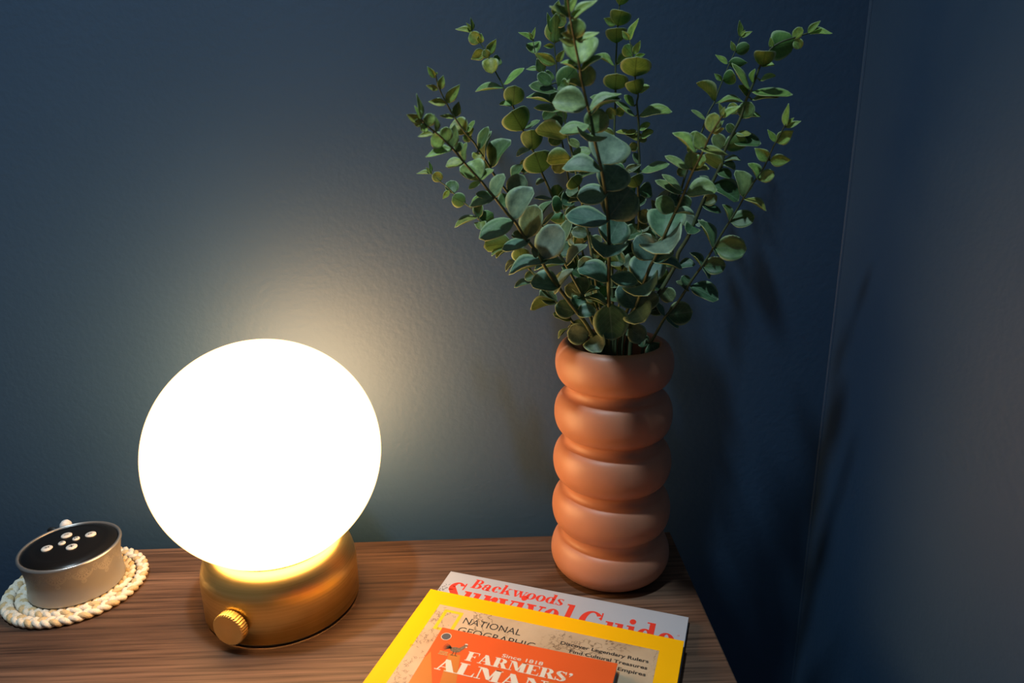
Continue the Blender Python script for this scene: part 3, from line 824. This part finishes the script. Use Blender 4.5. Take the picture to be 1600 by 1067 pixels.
def grown(path, seed, size0, size1, step=24):
    """opposite leaf pairs for the short inner stems"""
    r = random.Random(seed)
    out = []
    acc = 0.0
    tot = sum(math.hypot(path[i+1][0]-path[i][0], path[i+1][1]-path[i][1]) for i in range(len(path)-1))
    run = 0.0
    k = 0
    for i in range(len(path)-1):
        (ax, ay), (bx, by) = path[i], path[i+1]
        seg = math.hypot(bx-ax, by-ay)
        ang = math.atan2(by-ay, bx-ax)
        while acc <= seg:
            u = acc/seg
            x, y = ax+(bx-ax)*u, ay+(by-ay)*u
            f = (run+acc)/tot
            sz = (size0+(size1-size0)*f)*r.uniform(0.85, 1.15)
            for sd in (-1, 1):
                a = ang+sd*math.radians(r.uniform(45, 85))
                if k % 2:
                    out.append((x, y, x+math.cos(a)*sz*0.55, y+math.sin(a)*sz*0.55, sz*0.95, r.choice(['', 'd', 'b', 'u'])))
                else:
                    out.append((x, y, x+math.cos(a)*sz, y+math.sin(a)*sz, sz*r.uniform(0.35, 0.8), r.choice(['', 'd', 'b', 'u'])))
            k += 1
            acc += step*r.uniform(0.9, 1.15)
        acc -= seg
        run += seg
    return out
for lab, pth, y1, sd in (('short leafy stem deep inside the bunch, behind the front left stem', [(950, 538), (932, 480), (910, 420), (890, 360), (878, 318)], -0.030, 1),
                         ('short leafy stem deep inside the bunch, behind the tallest front stem', [(962, 538), (968, 470), (972, 400), (975, 330), (976, 262)], -0.036, 2),
                         ('short leafy stem deep inside the bunch, behind the front right stem', [(972, 538), (990, 480), (1012, 420), (1034, 350), (1046, 300)], -0.034, 3)):
    build_stem(lab, pth, -0.046, y1, grown(pth[1:], sd, 40, 26), (OLIVE[0], GREEN[0]), 0.0016, 1.1, (0.004*(sd-2), 0.004))

# ------------------------------------------------------------------ braided coaster and small speaker
SX, SY = -0.5235, -0.0600
coaster = empty('rope_coaster', (-0.5263, -0.0573, 0), 'round braided cream and tan cotton rope coaster under the small speaker', 'coaster')
def braid_ring(R, a, nwave, rad, z0, phase):
    out = []
    for k in range(3):
        pts = []
        N = max(90, int(nwave*12))
        for i in range(N):
            th = 2*math.pi*i/N
            q = nwave*th + 2*math.pi*k/3 + phase
            r = R + a*math.sin(q)
            pts.append((r*math.cos(th), r*math.sin(th), z0 + 0.0013*math.sin(2*q)))
        out.append(tube(pts, rad, 7, closed=True))
    return out
for q, R in enumerate([0.0505, 0.0403, 0.0301, 0.0199, 0.0095]):
    nwave = max(3, round(2*math.pi*R/0.0200))
    st = braid_ring(R, 0.0028, nwave, 0.0024, 0.0037, 0.7*q)
    vs, fs = join(st[:2])
    coil = link('braid_coil', mesh('braid_coil', vs, fs), M['rope_white'], coaster, True)
    vs, fs = st[2]
    link('tan_strand', mesh('tan_strand', vs, fs), M['rope_tan'], coil, True)

SZ0, SZ1 = 0.0074, 0.0435
spk = empty('portable_speaker', (SX, SY, SZ0), 'small round silver speaker with black button top on a rope coaster', 'speaker')
H = SZ1-SZ0
def spk_r(z):
    u = z/H
    return 0.0366*(1-u)+0.0386*u-0.0022*math.sin(math.pi*u)**1.0
prof = [(0.0, 0.0), (0.0352, 0.0), (0.0362, 0.0006)]
for i in range(1, 25):
    z = 0.0006+(H-0.0016)*i/24
    prof.append((spk_r(z), z))
body = prof + [(0.0380, H-0.0002), (0.0372, H)]
vs, fs = lathe(body, 96)
spk_body = link('shell', mesh('shell', vs, fs), M['silver'], spk, True)
vs, fs = lathe([(0.0386, H-0.0014), (0.0384, H-0.0002), (0.0374, H+0.0004), (0.0362, H+0.0002), (0.0358, H-0.0020)], 96)
link('rim', mesh('rim', vs, fs), M['silver_rim'], spk, True)
tp = [(0.0360, H-0.0012), (0.0345, H+0.0002), (0.0300, H+0.0016), (0.0272, H+0.0022), (0.0262, H+0.0020), (0.0250, H+0.0023), (0.0150, H+0.0034), (0.0, H+0.0038)]
vs, fs = lathe(tp, 96)
top = link('top_panel', mesh('top_panel', vs, fs), M['black_gloss'], spk, True)
# lace print round the shell: scallops of rings just proud of the surface
def ring_on_shell(th0, z0, r, w, a0=0, a1=360, n=22):
    vs, fs = [], []
    for i in range(n+1):
        a = math.radians(a0+(a1-a0)*i/n)
        for rr in (r-w/2, r+w/2):
            z = z0+rr*math.sin(a)
            R = spk_r(z)+0.00012
            th = th0+rr*math.cos(a)/R
            vs.append((R*math.cos(th), R*math.sin(th), z))
    for i in range(n):
        fs.append((2*i, 2*i+1, 2*i+3, 2*i+2))
    return vs, fs
lace = []
w = 0.00034
for k in range(12):
    th = 2*math.pi*(k+0.35)/12
    zc = H-0.0075
    lace.append(ring_on_shell(th, zc, 0.0022, w))
    lace.append(ring_on_shell(th, zc, 0.0034, w))
    lace.append(ring_on_shell(th, zc+0.0005, 0.0072, w, 185, 355))
    lace.append(ring_on_shell(th, zc+0.0005, 0.0079, w, 185, 355))
    for j in range(6):
        a = math.radians(198+24.5*j)
        lace.append(ring_on_shell(th+0.0053*math.cos(a)/0.037, zc+0.0005+0.0053*math.sin(a), 0.0014, w, n=14))
    for j in range(5):
        a = math.radians(60*j+10)
        lace.append(ring_on_shell(th+0.0011*math.cos(a)/0.037, zc+0.0011*math.sin(a), 0.0008, w*0.8, n=12))
    lace.append(ring_on_shell(th, zc-0.0093, 0.0017, w)); lace.append(ring_on_shell(th, zc-0.0093, 0.0009, w, n=14))
    th2 = th+math.pi/12
    lace.append(ring_on_shell(th2, zc+0.0018, 0.0016, w)); lace.append(ring_on_shell(th2, zc-0.0022, 0.0011, w, n=14))
vs, fs = join(lace)
lp = link('lace_print', mesh('lace_print', vs, fs), M['lace'], spk_body)
# buttons: a cross of four large ones and two small ones in the middle
BT = math.radians(38)
def top_z(r):
    for (ra, za), (rb, zb) in zip(tp[::-1], tp[::-1][1:]):
        if ra <= r <= rb:
            return za+(zb-za)*(r-ra)/(rb-ra)
    return H
def button(u, v, r, sym):
    x, y = u*math.cos(BT)-v*math.sin(BT), u*math.sin(BT)+v*math.cos(BT)
    z = top_z(math.hypot(x, y))
    vs, fs = lathe([(r, -0.0006), (r, 0.0005), (r*0.9, 0.0009), (0.0, 0.0010)], 28)
    b = link('button', mesh('button', vs, fs), M['button'], spk, True)
    b.location = (x, y, z)
    b.rotation_euler = (0, 0, BT)
    polys = []
    h = 0.0011
    k = r*0.42
    t = r*0.10
    def rect(x0, y0, x1, y1):
        polys.append(([(x0, y0, h), (x1, y0, h), (x1, y1, h), (x0, y1, h)], [(0, 1, 2, 3)]))
    def tri(p):
        polys.append(([(a, b_, h) for a, b_ in p], [(0, 1, 2)]))
    if sym in '+-':
        rect(-k, -t, k, t)
    if sym == '+':
        rect(-t, -k, t, k)
    if sym == '<':
        tri([(-k, 0), (0, -k*0.6), (0, k*0.6)]); tri([(0, 0), (k, -k*0.6), (k, k*0.6)])
    if sym == '>':
        tri([(k, 0), (0, k*0.6), (0, -k*0.6)]); tri([(0, 0), (-k, k*0.6), (-k, -k*0.6)])
    if sym == 'o':
        polys.append(([(r*0.4*math.cos(a*0.5)*s, r*0.4*math.sin(a*0.5)*s, h) for a in range(13) for s in (1, 0.72)], [(2*i, 2*i+1, 2*i+3, 2*i+2) for i in range(12)]))
        rect(-t, 0, t, r*0.5)
    if sym == 'p':
        rect(-k, -k, -k*0.3, k); rect(k*0.3, -k, k, k)
    vs, fs = join(polys)
    link('symbol', mesh('symbol', vs, fs), M['symbol'], b)
button(-0.0160, 0.0, 0.0042, '<'); button(0.0160, 0.0, 0.0042, '>')
button(0.0, 0.0115, 0.0042, '-'); button(0.0, -0.0115, 0.0042, '+')
button(-0.0052, 0.0, 0.0028, 'o'); button(0.0052, 0.0, 0.0028, 'p')

# white plug and dark cable sticking up behind the speaker
pl = empty('charging_cable', (-0.5550, -0.0125, 0.0072), 'white plug end on a dark cable behind the small silver speaker', 'cable')
vs, fs = lathe([(0.0, 0.0325), (0.0026, 0.0320), (0.0046, 0.0295), (0.0056, 0.0240), (0.0058, 0.0), (0.0, 0.0)], 24)
link('plug', mesh('plug', vs, fs), M['white_plastic'], pl, True)
ctrl = [(-0.003, 0.001, 0.014), (-0.008, 0.001, 0.021), (-0.0135, 0.001, 0.0235), (-0.0185, 0.004, 0.020), (-0.022, 0.012, 0.008), (-0.023, 0.0225, -0.006), (-0.023, 0.0265, -0.03), (-0.023, 0.0265, -0.20)]
pts = []
for i in range(len(ctrl)-1):
    p_ = [Vector(ctrl[max(0, min(len(ctrl)-1, i+k))]) for k in (-1, 0, 1, 2)]
    for k in range(4):
        u = k/4
        pts.append(0.5*((2*p_[1])+(p_[2]-p_[0])*u+(2*p_[0]-5*p_[1]+4*p_[2]-p_[3])*u*u+(3*p_[1]-p_[0]-3*p_[2]+p_[3])*u**3))
vs, fs = tube(pts, 0.0019, 8)
link('cable', mesh('cable', vs, fs), M['black_mat'], pl, True)

# ------------------------------------------------------------------ lettering: a small fat-face serif drawn as polygons
def P_(pts):
    return [(x, y) for x, y in pts]
def Rc(x0, y0, x1, y1):
    return [[(x0, y0), (x1, y0), (x1, y1), (x0, y1)]]
def Ar(cx, cy, rx, ry, ix, iy, a0, a1, n=26):
    out = []
    for i in range(n):
        p, q = math.radians(a0+(a1-a0)*i/n), math.radians(a0+(a1-a0)*(i+1)/n)
        out.append([(cx+rx*math.cos(p), cy+ry*math.sin(p)), (cx+rx*math.cos(q), cy+ry*math.sin(q)),
                    (cx+ix*math.cos(q), cy+iy*math.sin(q)), (cx+ix*math.cos(p), cy+iy*math.sin(p))])
    return out
def Dt(cx, cy, rx, ry=None, n=18):
    ry = ry or rx
    return [[(cx+rx*math.cos(2*math.pi*i/n), cy+ry*math.sin(2*math.pi*i/n)) for i in range(n)]]
def Pg(*pts):
    return [list(pts)]
GL = {
 'B': (Rc(.08, 0, .31, 1)+Rc(0, 0, .40, .07)+Rc(0, .93, .40, 1)+Rc(.3, .48, .42, .55)+Ar(.38, .75, .30, .25, .10, .18, -90, 90)+Ar(.40, .26, .35, .26, .12, .19, -90, 90), .80),
 'a': (Rc(.37, .05, .57, .48)+Ar(.32, .45, .25, .23, .06, .17, 0, 165)+Ar(.26, .19, .25, .19, .07, .13, 0, 360)+Dt(.14, .47, .10)+Rc(.5, 0, .70, .07)+Rc(.37, 0, .57, .1), .72),
 'c': (Ar(.33, .34, .32, .34, .09, .28, 48, 318)+Dt(.50, .50, .11), .66),
 'k': (Rc(.08, 0, .28, 1)+Rc(0, 0, .36, .06)+Rc(0, .94, .2, 1)+Pg((.28, .22), (.28, .32), (.58, .66), (.66, .66))+Pg((.34, .37), (.50, .49), (.76, .03), (.53, .03))+Rc(.42, .62, .74, .68)+Rc(.42, 0, .82, .06), .82),
 'w': (Pg((.04, .66), (.27, .66), (.45, 0), (.32, 0))+Pg((.39, 0), (.45, 0), (.62, .62), (.55, .66))+Pg((.44, .66), (.67, .66), (.84, 0), (.71, 0))+Pg((.78, 0), (.84, 0), (1.02, .66), (.95, .66))+Rc(0, .62, .36, .68)+Rc(.42, .62, .74, .68)+Rc(.88, .62, 1.1, .68), 1.08),
 'o': (Ar(.34, .34, .34, .35, .12, .29, 0, 360), .70),
 'd': (Ar(.31, .34, .31, .35, .10, .28, 0, 360)+Rc(.42, 0, .63, 1)+Rc(.32, .94, .5, 1)+Rc(.5, 0, .74, .06), .76),
 's': (Ar(.26, .50, .22, .18, .07, .125, 35, 240)+Ar(.27, .18, .24, .19, .08, .13, -145, 62)+Pg((.07, .42), (.16, .56), (.47, .26), (.38, .12))+Rc(.41, .48, .46, .68)+Rc(.03, 0, .08, .22), .56),
 'S': (Ar(.34, .74, .31, .26, .10, .20, 30, 235)+Ar(.35, .27, .33, .27, .11, .20, -150, 60)+Pg((.06, .62), (.18, .86), (.66, .38), (.56, .14))+Rc(.58, .70, .64, 1)+Rc(.02, 0, .08, .34), .74),
 'u': (Rc(.08, .16, .29, .68)+Rc(.46, 0, .67, .68)+Rc(0, .62, .2, .68)+Rc(.36, .62, .55, .68)+Rc(.55, 0, .78, .06)+Ar(.30, .20, .22, .20, .02, .12, 180, 350), .80),
 'r': (Rc(.08, 0, .29, .68)+Rc(0, 0, .40, .06)+Rc(0, .62, .2, .68)+Dt(.48, .55, .12)+Pg((.28, .42), (.28, .52), (.40, .67), (.50, .67)), .60),
 'v': (Pg((.04, .66), (.27, .66), (.46, 0), (.33, 0))+Pg((.39, 0), (.46, 0), (.64, .66), (.57, .66))+Rc(0, .62, .36, .68)+Rc(.48, .62, .74, .68), .72),
 'i': (Rc(.08, 0, .29, .68)+Rc(0, 0, .37, .06)+Rc(0, .62, .2, .68)+Dt(.185, .88, .12), .40),
 'l': (Rc(.08, 0, .29, 1)+Rc(0, 0, .37, .06)+Rc(0, .94, .2, 1), .40),
 'G': (Ar(.48, .5, .47, .51, .22, .44, 42, 330)+Rc(.66, .06, .88, .42)+Rc(.54, .38, .98, .44)+Rc(.80, .66, .86, 1.0)+Pg((.72, .72), (.86, .86), (.86, .66)), 1.02),
 'e': (Ar(.33, .34, .32, .35, .10, .29, 0, 322)+Rc(.14, .33, .64, .39), .68),
 'F': (Rc(.08, 0, .36, 1)+Rc(0, 0, .46, .06)+Rc(0, .94, .78, 1)+Pg((.70, .94), (.78, .94), (.78, .62))+Rc(.36, .48, .58, .54)+Pg((.58, .36), (.58, .66), (.48, .51)), .82),
 'A': (Pg((.30, 1), (.52, 1), (.90, .04), (.56, .04), (.30, .86))+Pg((.10, .04), (.17, .04), (.42, .96), (.34, .96))+Rc(.2, .28, .62, .34)+Rc(0, 0, .30, .06)+Rc(.46, 0, 1.0, .06), .98),
 'R': (Rc(.08, 0, .36, 1)+Rc(0, 0, .46, .06)+Rc(0, .94, .46, 1)+Rc(.34, .46, .46, .52)+Ar(.44, .73, .36, .27, .10, .21, -90, 90)+Pg((.42, .50), (.66, .50), (.92, .04), (.62, .04))+Rc(.58, 0, .98, .06), .96),
 'M': (Pg((.16, .94), (.46, .94), (.72, .14), (.56, .06))+Rc(.12, .04, .18, .96)+Rc(.78, 0, 1.06, 1)+Pg((.60, .06), (.68, .06), (.86, .94), (.78, .94))+Rc(0, 0, .30, .06)+Rc(0, .94, .40, 1)+Rc(.70, 0, 1.14, .06)+Rc(.80, .94, 1.14, 1), 1.16),
 'E': (Rc(.08, 0, .36, 1)+Rc(0, 0, .80, .06)+Rc(0, .94, .78, 1)+Pg((.70, .94), (.78, .94), (.78, .66))+Pg((.72, .06), (.80, .06), (.80, .36))+Rc(.36, .48, .56, .54)+Pg((.58, .36), (.58, .66), (.48, .51)), .86),
 'L': (Rc(.08, 0, .36, 1)+Rc(0, 0, .80, .06)+Rc(0, .94, .46, 1)+Pg((.70, .06), (.80, .06), (.80, .42)), .84),
 'N': (Pg((.06, .98), (.36, .98), (.86, .02), (.78, .02))+Rc(.12, .04, .18, .96)+Rc(.80, .02, .86, .96)+Rc(0, 0, .30, .06)+Rc(.68, .94, 1.0, 1), 1.02),
 'C': (Ar(.46, .5, .45, .51, .18, .44, 45, 318)+Rc(.76, .66, .82, 1.0)+Pg((.66, .74), (.82, .86), (.82, .62)), .90),
 "'": (Dt(.16, .88, .12)+Pg((.26, .94), (.28, .84), (.12, .58), (.08, .60), (.20, .80)), .36),
 ' ': ([], .34),
}
def text_polys(s, x, y, width, height, slant=0.0):
    """serif text from (x, y) on its baseline, stretched to the given width"""
    adv = sum(GL[ch][1] for ch in s)
    kx = width/adv
    out = []
    for ch in s:
        polys, a = GL[ch]
        for p in polys:
            out.append([(x+(px+slant*py)*kx, y+py*height) for px, py in p])
        x += a*kx
    return out
def flat_mesh(name, polys, z):
    vs, fs = [], []
    for i, p in enumerate(polys):
        area = sum(p[k][0]*p[(k+1) % len(p)][1]-p[(k+1) % len(p)][0]*p[k][1] for k in range(len(p)))
        if area < 0:
            p = p[::-1]
        o = len(vs)
        vs += [(a, b, z+1.5e-6*(i % 5)) for a, b in p]
        fs.append(list(range(o, o+len(p))))
    return mesh(name, vs, fs)
def sans(name, body, x, y, size, width, z, mat, parent, align='LEFT', bold=0.0, shear=0.0):
    cu = bpy.data.curves.new(name, 'FONT')
    cu.body = body; cu.size = size; cu.offset = bold*size; cu.shear = shear; cu.align_x = align
    cu.resolution_u = 3
    tmp = bpy.data.objects.new(name, cu)
    C.objects.link(tmp)
    dg = bpy.context.evaluated_depsgraph_get()
    me = bpy.data.meshes.new_from_object(tmp.evaluated_get(dg))
    bpy.data.objects.remove(tmp)
    xs = [v.co.x for v in me.vertices]
    k = width/(max(xs)-min(xs)) if width else 1.0
    for v in me.vertices:
        v.co.x *= k
        v.co.x += x; v.co.y += y; v.co.z = z
    me.materials.clear()
    return link(name, me, mat, parent)

def magazine(name, label, cat, tl, ang, w, h, z0, z1, mat_cover, mat_back=None):
    """local frame: x along the top edge, y towards the top of the page, origin at the top left corner on the cover"""
    o = empty(name, (tl[0], tl[1], z0), label, cat)
    o.rotation_euler = (0, 0, math.radians(ang))
    t = z1-z0
    ct = 0.00035
    link('front_cover', box_mesh('front_cover', 0, -h, t-ct, w, 0, t, 0.00012, 1), mat_cover, o)
    link('back_cover', box_mesh('back_cover', 0, -h, 0, w, 0, ct, 0.00012, 1), mat_back or mat_cover, o)
    link('spine', box_mesh('spine', 0, -h, ct, ct, 0, t-ct), mat_cover, o)
    link('page_block', box_mesh('page_block', ct, -h+0.0006, ct, w-0.0007, -0.0006, t-ct), M['paper'], o)
    return o, t+0.00006

# pale grey magazine at the bottom of the pile
mg, zt_ = magazine('magazine', 'pale grey magazine with red serif title, bottom of the pile', 'magazine', (-0.2058, -0.0604), -20.7, 0.2010, 0.262, 0.0, 0.0058, M['grey_cover'])
link('title_lettering', flat_mesh('title_lettering', text_polys('Backwoods', 0.0245, -0.0164, 0.0795, 0.0122, 0.10), zt_), M['red_ink'], mg)
link('title_lettering', flat_mesh('title_lettering', text_polys('Survival', 0.0060, -0.0415, 0.1090, 0.0290, 0.06)+text_polys('Guide', 0.1200, -0.0415, 0.0745, 0.0262, 0.0), zt_), M['red_ink'], mg)
reg = Ar(0.1958, -0.0236, 0.0008, 0.0008, 0.0006, 0.0006, 0, 360, 16)
link('trademark_dot', flat_mesh('trademark_dot', reg, zt_), M['red_ink'], mg)
scr = []
rs = random.Random(3)
for i in range(16):
    x, y = 0.0015+rs.random()*0.005, -0.0175-rs.random()*0.010
    a = rs.random()*6.28
    dx, dy = 0.0019*math.cos(a), 0.0019*math.sin(a)
    scr.append([(x, y), (x+dx, y+dy), (x+dx-0.00035*math.sin(a), y+dy+0.00035*math.cos(a)), (x-0.00035*math.sin(a), y+0.00035*math.cos(a))])
link('sketch_print', flat_mesh('sketch_print', scr, zt_), M['black_ink'], mg)

# yellow framed magazine
mg, zt_ = magazine('magazine', 'yellow bordered magazine with an old map cover, middle of the pile', 'magazine', (-0.2204, -0.0930), -20.8, 0.2031, 0.267, 0.0060, 0.0120, M['yellow_cover'], M['black_mat'])
pan = [[(0.0155, -0.250), (0.1872, -0.250), (0.1872, -0.0158), (0.0155, -0.0158)]]
link('map_print', flat_mesh('map_print', pan, zt_), M['map'], mg)
z2 = zt_+0.00004
def frame(x0, y0, x1, y1, t):
    return Rc(x0, y0, x1, y0+t)+Rc(x0, y1-t, x1, y1)+Rc(x0, y0+t, x0+t, y1-t)+Rc(x1-t, y0+t, x1, y1-t)
link('logo_frame', flat_mesh('logo_frame', frame(0.0220, -0.0436, 0.0378, -0.0200, 0.0028), z2), M['yellow_ink'], mg)
sans('title_lettering', 'NATIONAL', 0.0405, -0.0312, 0.0098, 0.0460, z2, M['black_ink'], mg)
sans('title_lettering', 'GEOGRAPHIC', 0.0405, -0.0421, 0.0098, 0.0600, z2, M['black_ink'], mg)
for i, (s_, wd) in enumerate((('Discover Legendary Rulers', 0.0640), ('Find Cultural Treasures', 0.0555), ('Empires', 0.0195))):
    sans('cover_line', s_, 0.1816-wd, -0.0306-0.0066*i, 0.0046, wd, z2, M['black_ink'], mg, bold=0.028)
# coastline strokes along the left of the map
coast = []
rs = random.Random(11)
for i in range(46):
    x, y = 0.0185+rs.random()*0.008+0.004*math.sin(i*0.5), -0.018-i*0.0019
    a = rs.random()*6.28
    dx, dy = 0.0024*math.cos(a), 0.0024*math.sin(a)
    nx, ny = -0.00022*math.sin(a), 0.00022*math.cos(a)
    coast.append([(x, y), (x+dx, y+dy), (x+dx+nx, y+dy+ny), (x+nx, y+ny)])
    coast += Ar(x+dx, y+dy, 0.0011, 0.0011, 0.0009, 0.0009, rs.random()*360, rs.random()*360+200, 8)
M['map_ink'] = plain('map_brown_ink', (0.14, 0.085, 0.04), 0.5, 0, 0.3, 300)
link('coastline_print', flat_mesh('coastline_print', coast, z2), M['map_ink'], mg)

# red-orange almanac on top
mg, zt_ = magazine('almanac', 'small red-orange almanac booklet with cream lettering, top of the pile', 'booklet', (-0.2069, -0.1507), -19.6, 0.1300, 0.205, 0.0122, 0.0200, M['orange_cover'], M['grey_cover'])
rays = Pg((0.0002, -0.034), (0.0022, -0.026), (0.0165, -0.056), (0.020, -0.10), (0.0002, -0.10))+Pg((0.0150, -0.024), (0.0235, -0.0235), (0.045, -0.10), (0.029, -0.10))+Pg((0.088, -0.0297), (0.104, -0.0297), (0.080, -0.10), (0.062, -0.10))
link('ray_print', flat_mesh('ray_print', rays, zt_), M['orange_ray'], mg)
z2 = zt_+0.00004
link('punched_hole', flat_mesh('punched_hole', Dt(0.0066, -0.0085, 0.0034, 0.0034, 28), z2), M['hole'], mg)
link('hole_ring', flat_mesh('hole_ring', Ar(0.0066, -0.0085, 0.0038, 0.0038, 0.0034, 0.0034, 0, 360, 28), z2), M['cream_ink'], mg)
link('title_lettering', flat_mesh('title_lettering', text_polys("FARMERS'", 0.0280, -0.0272, 0.0760, 0.0090, 0.0), z2), M['cream_ink'], mg)
link('title_lettering', flat_mesh('title_lettering', text_polys('ALMANAC', 0.0110, -0.0408, 0.1080, 0.0108, 0.0), z2), M['cream_ink'], mg)
sans('since_line', 'Since 1818', 0.0515, -0.0168, 0.0047, 0.0295, z2, M['cream_ink'], mg, bold=0.012)
# rooster: body, breast, neck, head, tail feathers, legs
rb = [(0.0130, -0.0185), (0.0150, -0.0170), (0.0172, -0.0182), (0.0195, -0.0180), (0.0215, -0.0160), (0.0225, -0.0136), (0.0238, -0.0132), (0.0243, -0.0148), (0.0238, -0.0172), (0.0225, -0.0198), (0.0202, -0.0214), (0.0172, -0.0216), (0.0150, -0.0204)]
roost = Dt(0.0182, -0.0194, 0.0042, 0.0026)+[[(0.0195, -0.0178), (0.0225, -0.0136), (0.0246, -0.0142), (0.0232, -0.0180), (0.0214, -0.0205)]]+Dt(0.0236, -0.0136, 0.0013)+Pg((0.0246, -0.0140), (0.0258, -0.0136), (0.0247, -0.0132))
rooster = link('rooster_print', flat_mesh('rooster_print', roost, z2), M['rooster_ink'], mg)
tail = []
for k in range(6):
    a = math.radians(120+14*k)
    x0, y0 = 0.0150, -0.0188
    for j in range(5):
        r0, r1 = 0.0013*j, 0.0013*(j+1)
        b0, b1 = a+0.10*j, a+0.10*(j+1)
        wd = 0.0006*(1-j/6)
        p0, p1 = (x0+r0*math.cos(b0), y0+r0*math.sin(b0)), (x0+r1*math.cos(b1), y0+r1*math.sin(b1))
        tail.append([(p0[0], p0[1]-wd), (p1[0], p1[1]-wd*0.8), (p1[0], p1[1]+wd*0.8), (p0[0], p0[1]+wd)])
legs = Pg((0.0176, -0.0214), (0.0181, -0.0214), (0.0178, -0.0250), (0.0173, -0.0250))+Pg((0.0192, -0.0212), (0.0197, -0.0212), (0.0204, -0.0248), (0.0199, -0.0250))+Rc(0.0165, -0.0254, 0.0190, -0.0249)+Rc(0.0194, -0.0253, 0.0218, -0.0248)
comb = Dt(0.0232, -0.0122, 0.0005)+Dt(0.0239, -0.0120, 0.0005)+Dt(0.0246, -0.0124, 0.0004)+Dt(0.0247, -0.0150, 0.0006)
link('tail_print', flat_mesh('tail_print', tail+legs, z2+0.00002), M['rooster_dark'], rooster)
link('comb_print', flat_mesh('comb_print', comb, z2+0.00003), M['cream_ink'], rooster)
rib = []
for k in range(4):
    rib += frame(0.0082+0.0016*k, -0.0252, 0.0095+0.0016*k, -0.0232, 0.0004)
rib += Rc(0.0078, -0.0266, 0.0150, -0.0258)
link('emblem_print', flat_mesh('emblem_print', rib, z2), M['gold_ink'], mg)
